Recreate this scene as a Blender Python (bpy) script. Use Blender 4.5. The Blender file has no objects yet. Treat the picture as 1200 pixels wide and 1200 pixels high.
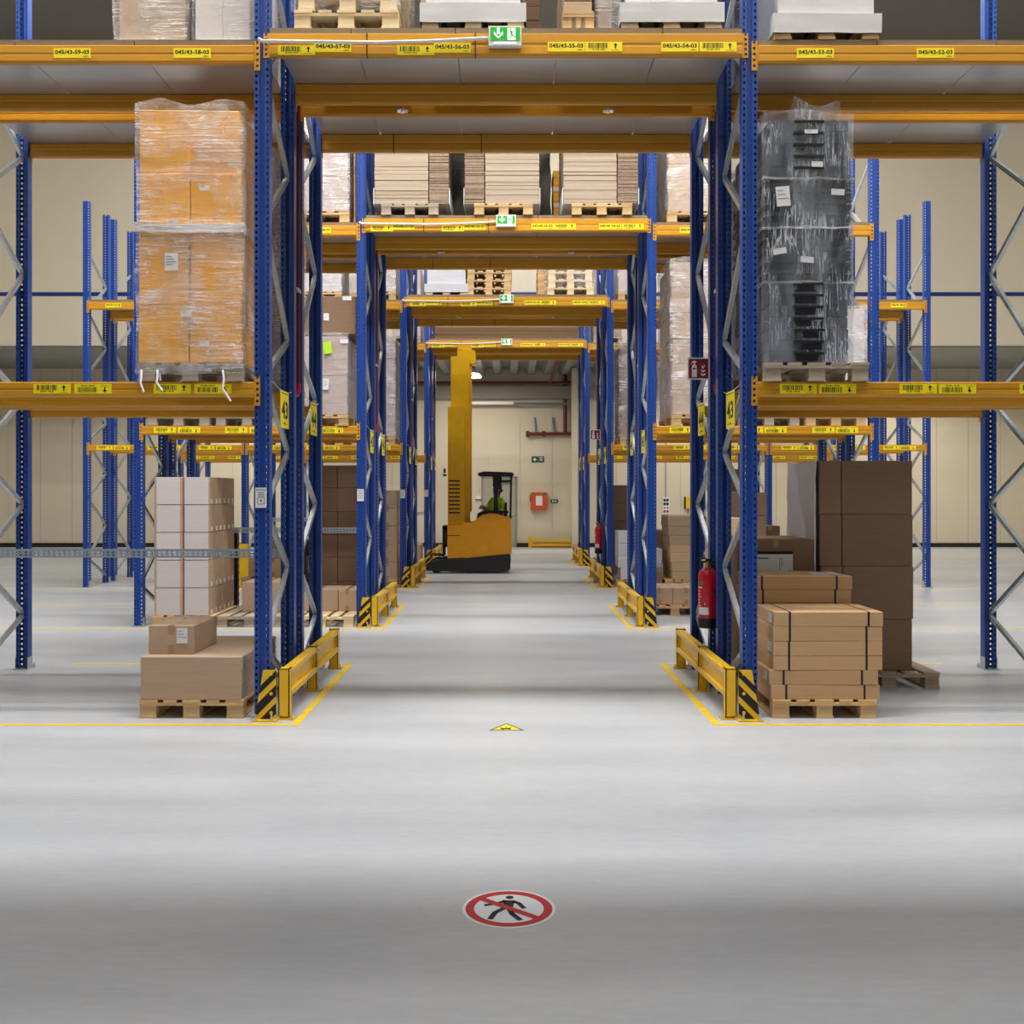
import bpy, bmesh, math, random
from mathutils import Vector, Matrix, noise
R = random.Random(7)
C = bpy.context.scene.collection
scn = bpy.context.scene
# ---------------------------------------------------------------- camera, exposure, world, lights
CAMH = 1.748
cam = bpy.data.objects.new('camera', bpy.data.cameras.new('camera')); C.objects.link(cam)
cam.location = (0, 0, CAMH); cam.rotation_euler = (math.pi/2, 0, 0)
cam.data.sensor_width = 36; cam.data.lens = 36
cam.data.shift_x = 0.0044; cam.data.shift_y = -0.0204
cam.data.clip_end = 200
scn.camera = cam
vs = scn.view_settings
vs.view_transform = 'Standard'; vs.look = 'None'; vs.gamma = 1; vs.use_curve_mapping = False
vs.exposure = 0.1
w = bpy.data.worlds.new('world'); scn.world = w; w.use_nodes = True
w.node_tree.nodes['Background'].inputs[0].default_value = (0.85, 0.92, 1, 1)
w.node_tree.nodes['Background'].inputs[1].default_value = 0.6
ROWY = [7.87, 13.2, 18.53, 23.86]           # front face of each double rack row
ZCEIL = 13.5
def area(name, x, y, z, sx, sy, power, col=(1, 0.97, 0.93)):
    l = bpy.data.lights.new(name, 'AREA'); l.shape = 'RECTANGLE'; l.size = sx; l.size_y = sy
    l.energy = power; l.color = col
    o = bpy.data.objects.new(name, l); C.objects.link(o); o.location = (x, y, z)
    return o
# daylight falling through the roof lights above the aisles
SKY = [(6.5, 1.0, 1650), (11.65, .5, 1000), (17.0, .5, 700), (22.3, .5, 540)]
for sy_, wd, pw in SKY:
    area('daylight', 0, sy_, ZCEIL-0.12, 13, wd, pw, (1, 0.985, 0.96))
area('near_fill_light', 0, 2.0, 5.4, 9, 2.5, 85, (1, .98, .95))  # unseen fill added to soften the shade in the foreground
area('hall_lamp_light', -1.0, 29.6, 5.1, 1.6, 1.6, 90, (1, 0.9, 0.75))
area('hall_lamp_light', 5.5, 29.6, 5.1, 1.6, 1.6, 110, (1, 0.9, 0.75))
area('hall_lamp_light', -8, 29.6, 5.1, 1.6, 1.6, 140, (1, 0.9, 0.75))
area('hall_lamp_light', 12, 29.6, 5.1, 1.6, 1.6, 110, (1, 0.9, 0.75))

# ---------------------------------------------------------------- materials
def lin(c): return tuple(((v/255)/12.92 if v/255 <= .04045 else ((v/255+.055)/1.055)**2.4) for v in c)
def nt(name):
    m = bpy.data.materials.new(name); m.use_nodes = True
    return m, m.node_tree.nodes, m.node_tree.links, m.node_tree.nodes['Principled BSDF']
def mat(name, rgb, rough=0.5, metal=0.0, var=0.08, scale=(6, 6, 6), bump=0.0, rnd=0.0, emit=0, spec=0.5, space='Object'):
    """base colour in sRGB 0-255, noise variation of value, per-object random value"""
    m, N, L, b = nt(name)
    b.inputs['Roughness'].default_value = rough; b.inputs['Metallic'].default_value = metal
    b.inputs['Specular IOR Level'].default_value = spec
    c = lin(rgb)
    tc = N.new('ShaderNodeTexCoord'); mp = N.new('ShaderNodeMapping'); mp.inputs['Scale'].default_value = scale
    L.new(tc.outputs[space], mp.inputs[0])
    nz = N.new('ShaderNodeTexNoise'); nz.inputs['Scale'].default_value = 1; nz.inputs['Detail'].default_value = 4
    L.new(mp.outputs[0], nz.inputs['Vector'])
    mr = N.new('ShaderNodeMapRange'); mr.inputs[1].default_value = .3; mr.inputs[2].default_value = .7
    mr.inputs[3].default_value = 1-var; mr.inputs[4].default_value = 1+var
    L.new(nz.outputs['Fac'], mr.inputs[0])
    val = mr.outputs[0]
    if rnd:
        oi = N.new('ShaderNodeObjectInfo'); r2 = N.new('ShaderNodeMapRange')
        r2.inputs[3].default_value = 1-rnd; r2.inputs[4].default_value = 1+rnd
        L.new(oi.outputs['Random'], r2.inputs[0])
        mu = N.new('ShaderNodeMath'); mu.operation = 'MULTIPLY'; L.new(val, mu.inputs[0]); L.new(r2.outputs[0], mu.inputs[1]); val = mu.outputs[0]
    vm = N.new('ShaderNodeVectorMath'); vm.operation = 'SCALE'; vm.inputs[0].default_value = c
    L.new(val, vm.inputs['Scale']); L.new(vm.outputs[0], b.inputs['Base Color'])
    if bump:
        bp = N.new('ShaderNodeBump'); bp.inputs['Strength'].default_value = bump; bp.inputs['Distance'].default_value = .01
        L.new(nz.outputs['Fac'], bp.inputs['Height']); L.new(bp.outputs[0], b.inputs['Normal'])
    if emit:
        b.inputs['Emission Color'].default_value = (*c, 1); b.inputs['Emission Strength'].default_value = emit
    return m
M = {}
M['blue'] = mat('rack_blue_paint', (30, 72, 156), .36, 0, .06, (3, 3, .6))
M['orange'] = mat('beam_orange_paint', (212, 152, 38), .32, 0, .05, (.8, 6, 14))
M['yellow'] = mat('guard_yellow_paint', (238, 190, 20), .36, 0, .06, (5, 5, 5))
M['label'] = mat('label_yellow', (255, 234, 20), .5, 0, .02)
M['ink'] = mat('black_print', (14, 14, 14), .6, 0, .02)
M['greyink'] = mat('grey_print', (110, 115, 125), .6, 0, .02)
M['galv'] = mat('galvanised_steel', (196, 204, 208), .38, .55, .12, (30, 30, 30))
M['rail'] = mat('pale_galvanised_rail', (176, 194, 212), .45, .3, .08, (20, 20, 20))
M['deck'] = mat('galvanised_deck_sheet', (206, 206, 206), .28, .6, .06, (1.2, 6, 3))
M['deckedge'] = mat('brown_deck_edge', (142, 118, 86), .7, 0, .08)
M['white'] = mat('white_plastic', (236, 238, 240), .4, 0, .02)
M['black'] = mat('black_plastic', (20, 20, 22), .45, 0, .1)
M['tape'] = mat('packing_tape', (176, 142, 104), .25, 0, .05)
M['carton'] = mat('brown_cardboard', (186, 160, 136), .85, 0, .05, (3, 3, 40), .03, .07)
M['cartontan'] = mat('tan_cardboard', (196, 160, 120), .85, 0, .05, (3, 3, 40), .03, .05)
M['shadebrown'] = mat('shade_brown_board', (112, 86, 56), .85, 0, .08, (1, 6, 20))  # brown darkened to stand in for shade above the fourth deck
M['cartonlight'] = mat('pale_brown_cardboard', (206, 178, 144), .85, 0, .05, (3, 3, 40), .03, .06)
M['cartondark'] = mat('dark_and_shaded_cardboard', (134, 108, 86), .85, 0, .05, (3, 3, 40), .03, .06)  # darker brown also stands in for shade on the second row carton wall
M['cartonwhite'] = mat('greyish_white_cardboard', (206, 200, 202), .8, 0, .03, (3, 3, 40), .02, .03)
M['whitebox'] = mat('white_cardboard', (222, 224, 232), .7, 0, .03, (3, 3, 20), .02, .03)
M['greybox'] = mat('mauve_grey_cardboard', (182, 164, 158), .8, 0, .04, (3, 3, 20), .02, .03)
M['wood'] = mat('pallet_wood', (206, 172, 124), .85, 0, .16, (5, 5, 25), .15, .14)
M['woodpale'] = mat('new_pallet_wood', (230, 206, 164), .85, 0, .12, (5, 5, 25), .12, .1)
M['woodgrey'] = mat('weathered_pallet_wood', (172, 158, 140), .9, 0, .2, (5, 5, 25), .15, .15)
M['tray'] = mat('black_tray_plastic', (34, 37, 45), .3, 0, .15, (8, 8, 8))
M['traygrey'] = mat('grey_blue_tray_plastic', (56, 63, 76), .35, 0, .12, (3, 3, 20))
M['crate'] = mat('orange_crate_plastic', (255, 184, 48), .5, 0, .1, (2, 2, 18), .2, .06)
M['red'] = mat('red_paint', (196, 16, 38), .3, 0, .04)
M['firebox'] = mat('fire_cabinet_orange_red', (206, 78, 40), .45, 0, .04)
M['maroon'] = mat('sprinkler_pipe_red', (100, 30, 30), .4, 0, .1)
M['signred'] = mat('sign_dark_red', (132, 22, 30), .5, 0, .03)
M['signgreen'] = mat('sign_green', (10, 140, 60), .5, 0, .03)
M['darkgreen'] = mat('sign_dark_green', (16, 76, 52), .5, 0, .03)
M['exitgreen'] = mat('lit_exit_green', (20, 160, 50), .5, 0, .02, emit=.45)
M['exitwhite'] = mat('lit_exit_white', (255, 255, 255), .5, 0, .02, emit=.55)
M['lamp'] = mat('lamp_light', (255, 244, 224), .5, 0, .01, emit=9)
M['skylight'] = mat('roof_light_sheet', (245, 248, 255), .5, 0, .01, emit=2.2)
M['wall'] = mat('cream_wall_panel', (214, 205, 185), .8, 0, .03, (.3, .3, .3))
M['greywall'] = mat('plain_grey', (142, 136, 126), .8, 0, .05, (1, 1, 1))
M['ceil'] = mat('roof_sheet', (110, 110, 110), .6, 0, .04, (1, 1, 1))
M['ceilgrey'] = mat('grey_roof_deck', (150, 152, 150), .5, .2, .05, (1, 1, 1))
M['navy'] = mat('navy_stripe', (20, 40, 120), .5, 0, .02)
M['door'] = mat('grey_door_paint', (170, 168, 152), .5, 0, .03)
M['line'] = mat('floor_line_yellow', (244, 204, 40), .45, 0, .1, (8, 8, 8))
M['truck'] = mat('truck_orange_paint', (222, 152, 22), .35, 0, .04)
M['mast'] = mat('mast_yellow_paint', (240, 186, 24), .38, 0, .06)
M['rubber'] = mat('truck_black_steel', (30, 30, 32), .55, 0, .1)
M['hivis'] = mat('hi_vis_fabric', (190, 235, 40), .7, 0, .05)
M['navycloth'] = mat('dark_blue_work_cloth', (40, 46, 64), .9, 0, .1)
M['skin'] = mat('skin', (206, 158, 130), .55, 0, .04)
M['hair'] = mat('dark_hair', (38, 28, 22), .7, 0, .1)
M['board'] = mat('cardboard_sheet_edges', (180, 164, 146), .9, 0, .07, (1, 1, 160), .05)
M['boardrough'] = mat('corrugated_cut_edges', (158, 138, 120), .95, 0, .3, (26, 26, 130), .4)
M['hood'] = mat('milky_shrink_hood', (206, 207, 213), .28, 0, .05, (2, 2, 9), .35)
M['blackfilm'] = mat('black_stretch_film', (16, 15, 16), .22, 0, .2, (3, 3, 12), .5)
M['paper'] = mat('white_paper', (228, 230, 234), .6, 0, .02)
M['signwhite'] = mat('sign_white', (232, 236, 242), .5, 0, .02)
M['prohib'] = mat('sign_red', (190, 24, 30), .5, 0, .05, (14, 14, 14))
M['chrome'] = mat('chrome', (225, 225, 228), .12, 1, .02)
M['brass'] = mat('brass', (200, 160, 90), .3, 1, .05)

def film(name, base, patch, line, tint=(245, 245, 250), vert=False, rough=.16):
    """clear plastic: base milkiness, large milky patches, thin bright stretch lines"""
    m, N, L, b = nt(name)
    b.inputs['Base Color'].default_value = (*lin(tint), 1); b.inputs['Roughness'].default_value = rough
    b.inputs['Specular IOR Level'].default_value = .9
    tc = N.new('ShaderNodeTexCoord')
    def noi(sc, rot, dist, det):
        mp = N.new('ShaderNodeMapping'); mp.inputs['Scale'].default_value = sc; mp.inputs['Rotation'].default_value = rot
        L.new(tc.outputs['Object'], mp.inputs[0])
        nz = N.new('ShaderNodeTexNoise'); nz.inputs['Scale'].default_value = 1; nz.inputs['Detail'].default_value = det
        nz.inputs['Distortion'].default_value = dist; L.new(mp.outputs[0], nz.inputs['Vector']); return nz.outputs['Fac']
    def rng(x, a0, a1, b0, b1):
        mr = N.new('ShaderNodeMapRange'); mr.inputs[1].default_value = a0; mr.inputs[2].default_value = a1
        mr.inputs[3].default_value = b0; mr.inputs[4].default_value = b1; L.new(x, mr.inputs[0]); return mr.outputs[0]
    def op(o, x, y):
        mu = N.new('ShaderNodeMath'); mu.operation = o
        for i, v in enumerate((x, y)):
            if isinstance(v, (int, float)): mu.inputs[i].default_value = v
            else: L.new(v, mu.inputs[i])
        return mu.outputs[0]
    big = noi((2.6, 2.6, 3.2) if not vert else (5, 5, 1.3), (.2, .3, 0), .8, 4)
    pt = rng(big, .34, .76, base, base+patch)
    l1 = noi((2.2, 2.2, 46) if not vert else (30, 30, 2.0), (.16, .22, 0), .35, 3)
    l2 = noi((3.0, 3.0, 34) if not vert else (18, 18, 3.0), (-.35, -.3, 0), .5, 3)
    gate = rng(noi((4, 4, 4), (0, 0, 0), 0, 2), .42, .6, 0, 1)
    la = rng(op('ABSOLUTE', op('SUBTRACT', l1, .52), 0), .0, .03, line, 0)
    lb = rng(op('ABSOLUTE', op('SUBTRACT', l2, .5), 0), .0, .022, line*.8, 0)
    ln = op('MULTIPLY', op('MAXIMUM', la, lb), gate)
    fac = op('MINIMUM', op('ADD', pt, ln), .92)
    bp = N.new('ShaderNodeBump'); bp.inputs['Strength'].default_value = .7; bp.inputs['Distance'].default_value = .02
    L.new(op('ADD', op('MULTIPLY', l1, .6), big), bp.inputs['Height']); L.new(bp.outputs[0], b.inputs['Normal'])
    tr = N.new('ShaderNodeBsdfTransparent'); mx = N.new('ShaderNodeMixShader')
    L.new(fac, mx.inputs[0]); L.new(tr.outputs[0], mx.inputs[1]); L.new(b.outputs[0], mx.inputs[2])
    L.new(mx.outputs[0], N['Material Output'].inputs['Surface'])
    return m
M['film'] = film('stretch_film', .07, .42, .95)
M['filmthin'] = film('thin_stretch_film', .06, .22, .4)
M['filmclear'] = film('clear_hood_film', .03, .3, .7, (225, 235, 250), True)
M['filmband'] = film('bunched_film', .5, .4, .6)
# floor: sealed concrete with faint streaks
def floor_mat():
    m, N, L, b = nt('sealed_concrete')
    tc = N.new('ShaderNodeTexCoord')
    def nz(scale, det):
        mp = N.new('ShaderNodeMapping'); mp.inputs['Scale'].default_value = scale; L.new(tc.outputs['Object'], mp.inputs[0])
        n = N.new('ShaderNodeTexNoise'); n.inputs['Scale'].default_value = 1; n.inputs['Detail'].default_value = det
        L.new(mp.outputs[0], n.inputs['Vector']); return n.outputs['Fac']
    a = nz((.35, 2.2, 1), 6); c = nz((9, 30, 1), 6)
    ad = N.new('ShaderNodeMath'); ad.operation = 'ADD'; L.new(a, ad.inputs[0])
    mu = N.new('ShaderNodeMath'); mu.operation = 'MULTIPLY'; mu.inputs[1].default_value = .5; L.new(c, mu.inputs[0]); L.new(mu.outputs[0], ad.inputs[1])
    cr = N.new('ShaderNodeValToRGB'); cr.color_ramp.elements[0].position = .5; cr.color_ramp.elements[1].position = 1.0
    cr.color_ramp.elements[0].color = (*lin((178, 182, 188)), 1); cr.color_ramp.elements[1].color = (*lin((198, 201, 206)), 1)
    L.new(ad.outputs[0], cr.inputs[0]); L.new(cr.outputs[0], b.inputs['Base Color'])
    mr = N.new('ShaderNodeMapRange'); mr.inputs[3].default_value = .3; mr.inputs[4].default_value = .48; L.new(a, mr.inputs[0]); L.new(mr.outputs[0], b.inputs['Roughness'])
    b.inputs['Specular IOR Level'].default_value = .4
    return m
M['floor'] = floor_mat()

# ---------------------------------------------------------------- helpers
def wx(px, Y): return (px-594.7)*Y/1200.0
def wz(py, Y): return CAMH+(575.5-py)*Y/1200.0
class MB:
    def __init__(s): s.V = []; s.F = []; s.I = []
    def add(s, V, F, m=0):
        n = len(s.V); s.V += [tuple(v) for v in V]; s.F += [tuple(i+n for i in f) for f in F]; s.I += [m]*len(F)
    def box(s, x0, x1, y0, y1, z0, z1, m=0):
        s.add([(x0,y0,z0),(x1,y0,z0),(x1,y1,z0),(x0,y1,z0),(x0,y0,z1),(x1,y0,z1),(x1,y1,z1),(x0,y1,z1)],
              [(0,3,2,1),(4,5,6,7),(0,1,5,4),(1,2,6,5),(2,3,7,6),(3,0,4,7)], m)
        return s
    def prism(s, pts, a, b, axis='y', m=0):
        """closed polygon pts (u,v) extruded a..b; axis y: (u,*,v); x: (*,u,v); z: (u,v,*)"""
        f = {'y': lambda u, v, t: (u, t, v), 'x': lambda u, v, t: (t, u, v), 'z': lambda u, v, t: (u, v, t)}[axis]
        n = len(pts)
        V = [f(u, v, a) for u, v in pts]+[f(u, v, b) for u, v in pts]
        s.add(V, [tuple(range(n)), tuple(range(2*n-1, n-1, -1))]+[(i, i+n, (i+1) % n+n, (i+1) % n) for i in range(n)], m)
        return s
    def quad(s, a, b, c, d, m=0): s.add([a, b, c, d], [(0, 1, 2, 3)], m); return s
    def lathe(s, prof, n=16, c=(0, 0, 0), m=0):
        V = []; F = []
        for r, z in prof:
            for i in range(n):
                t = 2*math.pi*i/n; V.append((c[0]+r*math.cos(t), c[1]+r*math.sin(t), c[2]+z))
        for k in range(len(prof)-1):
            for i in range(n):
                j = (i+1) % n; F.append((k*n+i, k*n+j, (k+1)*n+j, (k+1)*n+i))
        F.append(tuple(range(n-1, -1, -1))); k = (len(prof)-1)*n; F.append(tuple(range(k, k+n)))
        s.add(V, F, m); return s
    def tube(s, path, r, n=8, m=0):
        P = [Vector(p) for p in path]; V = []; F = []
        for i, p in enumerate(P):
            d = (P[min(i+1, len(P)-1)]-P[max(i-1, 0)]).normalized()
            u = d.orthogonal().normalized() if i == 0 else (u-d*u.dot(d)).normalized()
            v = d.cross(u)
            for k in range(n):
                t = 2*math.pi*k/n; V.append(p+(u*math.cos(t)+v*math.sin(t))*r)
        for i in range(len(P)-1):
            for k in range(n):
                j = (k+1) % n; F.append((i*n+k, i*n+j, (i+1)*n+j, (i+1)*n+k))
        F.append(tuple(range(n-1, -1, -1))); q = (len(P)-1)*n; F.append(tuple(range(q, q+n)))
        s.add(V, F, m); return s
    def bar(s, p, q, w_, d_, m=0, up=(1, 0, 0)):
        P, Q = Vector(p), Vector(q); t = (Q-P).normalized(); a = Vector(up); a = (a-t*a.dot(t)).normalized(); b = t.cross(a)
        a *= w_/2; b *= d_/2
        V = [P-a-b, P+a-b, P+a+b, P-a+b, Q-a-b, Q+a-b, Q+a+b, Q-a+b]
        s.add(V, [(0,3,2,1),(4,5,6,7),(0,1,5,4),(1,2,6,5),(2,3,7,6),(3,0,4,7)], m); return s
    def mesh(s, name, mats, smooth=False):
        me = bpy.data.meshes.new(name); me.from_pydata(s.V, [], s.F)
        if not isinstance(mats, (list, tuple)): mats = [mats]
        for k in mats: me.materials.append(M[k])
        if len(mats) > 1: me.polygons.foreach_set('material_index', s.I)
        if smooth:
            me.polygons.foreach_set('use_smooth', [True]*len(me.polygons))
            try: me.set_sharp_from_angle(angle=.7)
            except Exception: pass
        me.update(); return me
def ob(name, me, parent=None, loc=(0, 0, 0), rz=0, label=None, cat=None, group=None, kind=None):
    o = bpy.data.objects.new(name, me); C.objects.link(o)
    o.location = loc
    if rz: o.rotation_euler = (0, 0, rz)
    if parent is not None: o.parent = parent
    if label: o['label'] = label
    if cat: o['category'] = cat
    if group: o['group'] = group
    if kind: o['kind'] = kind
    return o
CACHE = {}
def cached(key, fn):
    if key not in CACHE: CACHE[key] = fn()
    return CACHE[key]
def rbox(wd, dp, ht, matk, b=.006):
    """bevelled box, origin at the centre of its base"""
    def f():
        bm = bmesh.new(); bmesh.ops.create_cube(bm, size=1)
        bmesh.ops.scale(bm, vec=(wd, dp, ht), verts=bm.verts); bmesh.ops.translate(bm, vec=(0, 0, ht/2), verts=bm.verts)
        bmesh.ops.bevel(bm, geom=bm.edges[:], offset=b, segments=1, affect='EDGES')
        me = bpy.data.meshes.new('rounded_box'); bm.to_mesh(me); bm.free(); me.materials.append(M[matk]); return me
    return cached(('rbox', round(wd, 4), round(dp, 4), round(ht, 4), matk, b), f)
def cbox(wd, dp, ht, matk):
    return cached(('cbox', round(wd, 4), round(dp, 4), round(ht, 4), matk), lambda: MB().box(-wd/2, wd/2, -dp/2, dp/2, 0, ht).mesh('box', matk))
TXT = {}
def text_tris(s, offset=.03):
    if s not in TXT:
        cu = bpy.data.curves.new('t', 'FONT'); cu.body = s; cu.size = 1; cu.offset = offset; cu.resolution_u = 2
        o = bpy.data.objects.new('t', cu); me = bpy.data.meshes.new_from_object(o)
        V = [tuple(v.co[:2]) for v in me.vertices]; F = [tuple(p.vertices) for p in me.polygons]
        bpy.data.objects.remove(o); bpy.data.curves.remove(cu); bpy.data.meshes.remove(me)
        x0 = min(v[0] for v in V); x1 = max(v[0] for v in V); y0 = min(v[1] for v in V); y1 = max(v[1] for v in V)
        TXT[s] = ([((x-x0)/(x1-x0), (y-y0)/(y1-y0)) for x, y in V], F)
    return TXT[s]
def put_text(mb, s, x, z, wd, ht, y=0, m=0, f=None):
    """text fitted to a wd x ht box with its lower left corner at x,z, facing -Y (or mapped by f(u,v))"""
    V, F = text_tris(s)
    f = f or (lambda u, v: (u, y, v))
    mb.add([f(x+u*wd, z+v*ht) for u, v in V], F, m)

# ---------------------------------------------------------------- the setting
XW = 16.6; YF = 32.0; YB = -5.0
ob('floor', MB().box(-XW, XW, YB, YF+.2, -.2, 0).mesh('floor', 'floor'), kind='structure')
ob('wall_left', MB().box(-XW-.2, -XW, YB, YF+.2, 0, ZCEIL).mesh('wall', 'wall'), kind='structure')
ob('wall_right', MB().box(XW, XW+.2, YB, YF+.2, 0, ZCEIL).mesh('wall', 'wall'), kind='structure')
ob('wall_back', MB().box(-XW, XW, YB-.2, YB, 0, ZCEIL).mesh('wall', 'wall'), kind='structure')
ob('ceiling', MB().box(-XW, XW, YB, YF+.2, ZCEIL, ZCEIL+.2).mesh('ceil', 'ceil'), kind='structure')
for i, (sy_, wd, pw) in enumerate(SKY):
    ob('skylight_%d' % (i+1), MB().box(-6.5, 6.5, sy_-wd/2, sy_+wd/2, ZCEIL-.06, ZCEIL-.01).mesh('skylight', 'skylight'), kind='structure')
# far wall of tall cassette panels with fine joints
wf = ob('wall_far', MB().box(-XW, XW, YF+.02, YF+.2, 0, 5.9).mesh('wall', 'wall'), kind='structure')
k = 0; x = -XW
while x < XW-.01:
    x2 = min(x+1.0, XW)
    ob('wall_panel', MB().box(x+.006, x2-.006, YF, YF+.02, .12, 5.9).mesh('panel', 'wall'), wf); x = x2
ob('baseboard_far', MB().box(-XW, -.8, YF-.025, YF, 0, .13).box(.28, XW, YF-.025, YF, 0, .13).mesh('bb', 'black'), kind='structure')
ob('added_shade_roof', MB().box(-XW, XW, YB, 5.4, 5.6, 5.8).mesh('ceil', 'ceil'), kind='structure')  # unseen low roof added to shade the floor near the camera
ob('added_shade_wall', MB().box(-XW, XW, 5.25, 5.4, 5.8, ZCEIL).mesh('ceil', 'wall'), kind='structure')  # unseen wall of the added shading roof, up to the ceiling
# upper wall above the low end bay, and the low bay's ribbed grey roof deck
YU = 27.2
uw = ob('wall_upper', MB().box(-XW, XW, YU, YU+.15, 5.62, ZCEIL).mesh('wall', 'wall'), kind='structure')
ob('trim_1', MB().box(-XW, XW, YU-.02, YU, 6.93, 7.03).mesh('trim', 'navy'), uw)
lc = ob('ceiling_low', MB().box(-XW, XW, YU+.15, YF+.1, 5.58, 5.7).mesh('ceil', 'ceilgrey'), kind='structure')
x = -5.0
rib = MB().prism([(-.17, 0), (.17, 0), (.1, -.2), (-.1, -.2)], YU+.15, YF, 'y').mesh('rib', 'ceilgrey')
while x < 5.1:
    ob('roof_rib', rib, lc, (x, 0, 5.58)); x += .52
ob('trim_2', MB().box(-XW, XW, YF-.22, YF, 4.62, 5.0).mesh('band', 'greywall'), kind='structure')  # grey box band across the upper part of the far wall
ob('trim_3', MB().box(1.98, 2.16, YF-.5, YF, 0, 5.55).mesh('corner', 'wall'), kind='structure')

# floor lines
def flines():
    for i, Y in enumerate(ROWY):
        yf = Y-.235; yr = Y+2.5
        w_ = .055
        for sgn, nm in ((-1, 'left'), (1, 'right')):
            xi = 1.545-.0125*sgn if False else 1.55
            xo = 4.4+i*3.0
            mb = MB()
            x0, x1 = sorted((sgn*xi, sgn*(xi+w_))); mb.box(x0-.0125, x1-.0125, yf, yr, 0, .002)
            x0, x1 = sorted((sgn*(xi+w_), sgn*xo)); mb.box(x0-.0125, x1-.0125, yf, yf+w_, 0, .002)
            ob('floor_marking', mb.mesh('line', 'line'), label='yellow line on the floor round the %s rack row, %s of the passage' % (ORD[i], nm), cat='floor line', group='yellow floor lines')
            mb2 = MB().box(x0-.0125, x1-.0125, yr-w_, yr, 0, .002)
            ob('floor_marking', mb2.mesh('line', 'line'), label='yellow line on the floor behind the %s rack row, %s of the passage' % (ORD[i], nm), cat='floor line', group='yellow floor lines')
ORD = ['nearest', 'second', 'third', 'fourth']
flines()

# ---------------------------------------------------------------- rack parts
XL, XR = -1.887, 1.862
HW = .058                                    # half width of an upright
UH = 7.0
def upright_mesh():
    mb = MB()
    for s in (-1, 1):
        def q(xa, ya, xb, yb, z0=0.0, z1=UH):
            mb.quad((s*xa, ya, z0), (s*xb, yb, z0), (s*xb, yb, z1), (s*xa, ya, z1))
        q(.058, 0, .051, 0); q(.033, 0, .020, 0); q(.020, 0, .014, .014); q(.014, .014, 0, .014)
        z = 0.0; n = int(UH/.05)
        for i in range(n):
            q(.051, 0, .033, 0, i*.05, i*.05+.027)
            # hole with clipped corners
            a, b = i*.05+.027, i*.05+.05
            for (xa, xb, za, zb) in ((.051, .033, a, a),):
                mb.add([(s*.051, 0, a), (s*.046, 0, a), (s*.051, 0, a+.006)], [(0, 1, 2)])
                mb.add([(s*.033, 0, a), (s*.038, 0, a), (s*.033, 0, a+.006)], [(0, 1, 2)])
                mb.add([(s*.051, 0, b), (s*.046, 0, b), (s*.051, 0, b-.006)], [(0, 1, 2)])
                mb.add([(s*.033, 0, b), (s*.038, 0, b), (s*.033, 0, b-.006)], [(0, 1, 2)])
        q(.058, 0, .058, .09); q(.058, .09, .049, .09); q(.035, .09, .02, .09); q(.02, .09, .02, .075)
        for i in range(n): q(.049, .09, .035, .09, i*.05, i*.05+.027)
    return mb.mesh('upright', 'blue')
UP = upright_mesh()
FOOT = MB().box(-.075, .075, -.035, .12, 0, .01).box(-.062, -.058, 0, .1, .01, .12).box(.058, .062, 0, .1, .01, .12).lathe([(.014, .01), (.014, .03), (.006, .03), (.006, .05)], 6, (-.07, -.02, 0)).lathe([(.014, .01), (.014, .03), (.006, .03), (.006, .05)], 6, (.07, -.02, 0)).mesh('foot', 'galv')
DEP = 1.0
NF = [.55, 1.62, 2.65, 3.87, 5.02, 6.1]      # bracing nodes at the open-aisle upright
NR = [1.10, 2.08, 3.03, 4.44, 5.6]           # and at the inner upright
def brace_mesh(z0, z1, y0, y1):
    def f():
        mb = MB(); mb.bar((-.016, y0, z0), (-.016, y1, z1), .004, .042)
        mb.bar((.0, y0, z0), (.0, y1, z1), .03, .004); 
        t = Vector((0, y1-y0, z1-z0)).normalized(); n = Vector((0, -t.z, t.y))*.019
        for sg in (-1, 1):
            mb.bar(Vector((0, y0, z0))+n*sg, Vector((0, y1, z1))+n*sg, .034, .004)
        return mb.mesh('brace', 'galv')
    return cached(('brace', z0, z1, y0, y1), f)
PLATE = None
def frame(x, y, flip, label, notice=False):
    """an upright frame: origin at the foot of its aisle-side upright; flip turns it so the aisle side is behind"""
    e = ob('rack_upright', None, None, (x, y, 0), math.pi if flip else 0, label, 'rack frame', 'blue upright frames of the pallet racks')
    ob('post', UP, e, (0, 0, 0)); ob('post', UP, e, (0, DEP, 0), math.pi)
    ob('foot_plate', FOOT, e); ob('foot_plate', FOOT, e, (0, DEP, 0), math.pi)
    ya, yb = .07, DEP-.07
    for i in range(len(NR)):
        ob('brace', brace_mesh(NF[i], NR[i], ya, yb), e)
        ob('brace', brace_mesh(NR[i], NF[i+1], yb, ya), e)
    ob('brace', brace_mesh(.15, NF[0]-.02, yb, ya), e)
    if notice:
        nb = MB().box(-.05, .036, -.006, -.001, 1.62, 1.775)
        p = ob('load_notice', nb.mesh('plate', 'paper'), e, label='white load notice plate')
        t = MB(); put_text(t, 'BELASTUNG', -.042, 1.752, .07, .012, -.0065)
        for k in range(4): t.box(-.03, .02, -.0068, -.0062, 1.735-k*.013, 1.739-k*.013)
        t.box(-.035, -.031, -.0068, -.0062, 1.65, 1.70).box(.018, .022, -.0068, -.0062, 1.65, 1.70).box(-.035, .022, -.0068, -.0062, 1.648, 1.652)
        t.box(-.014, -.0, -.0068, -.0062, 1.665, 1.682)
        ob('lettering', t.mesh('ink', 'greyink'), p)
    return e
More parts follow.
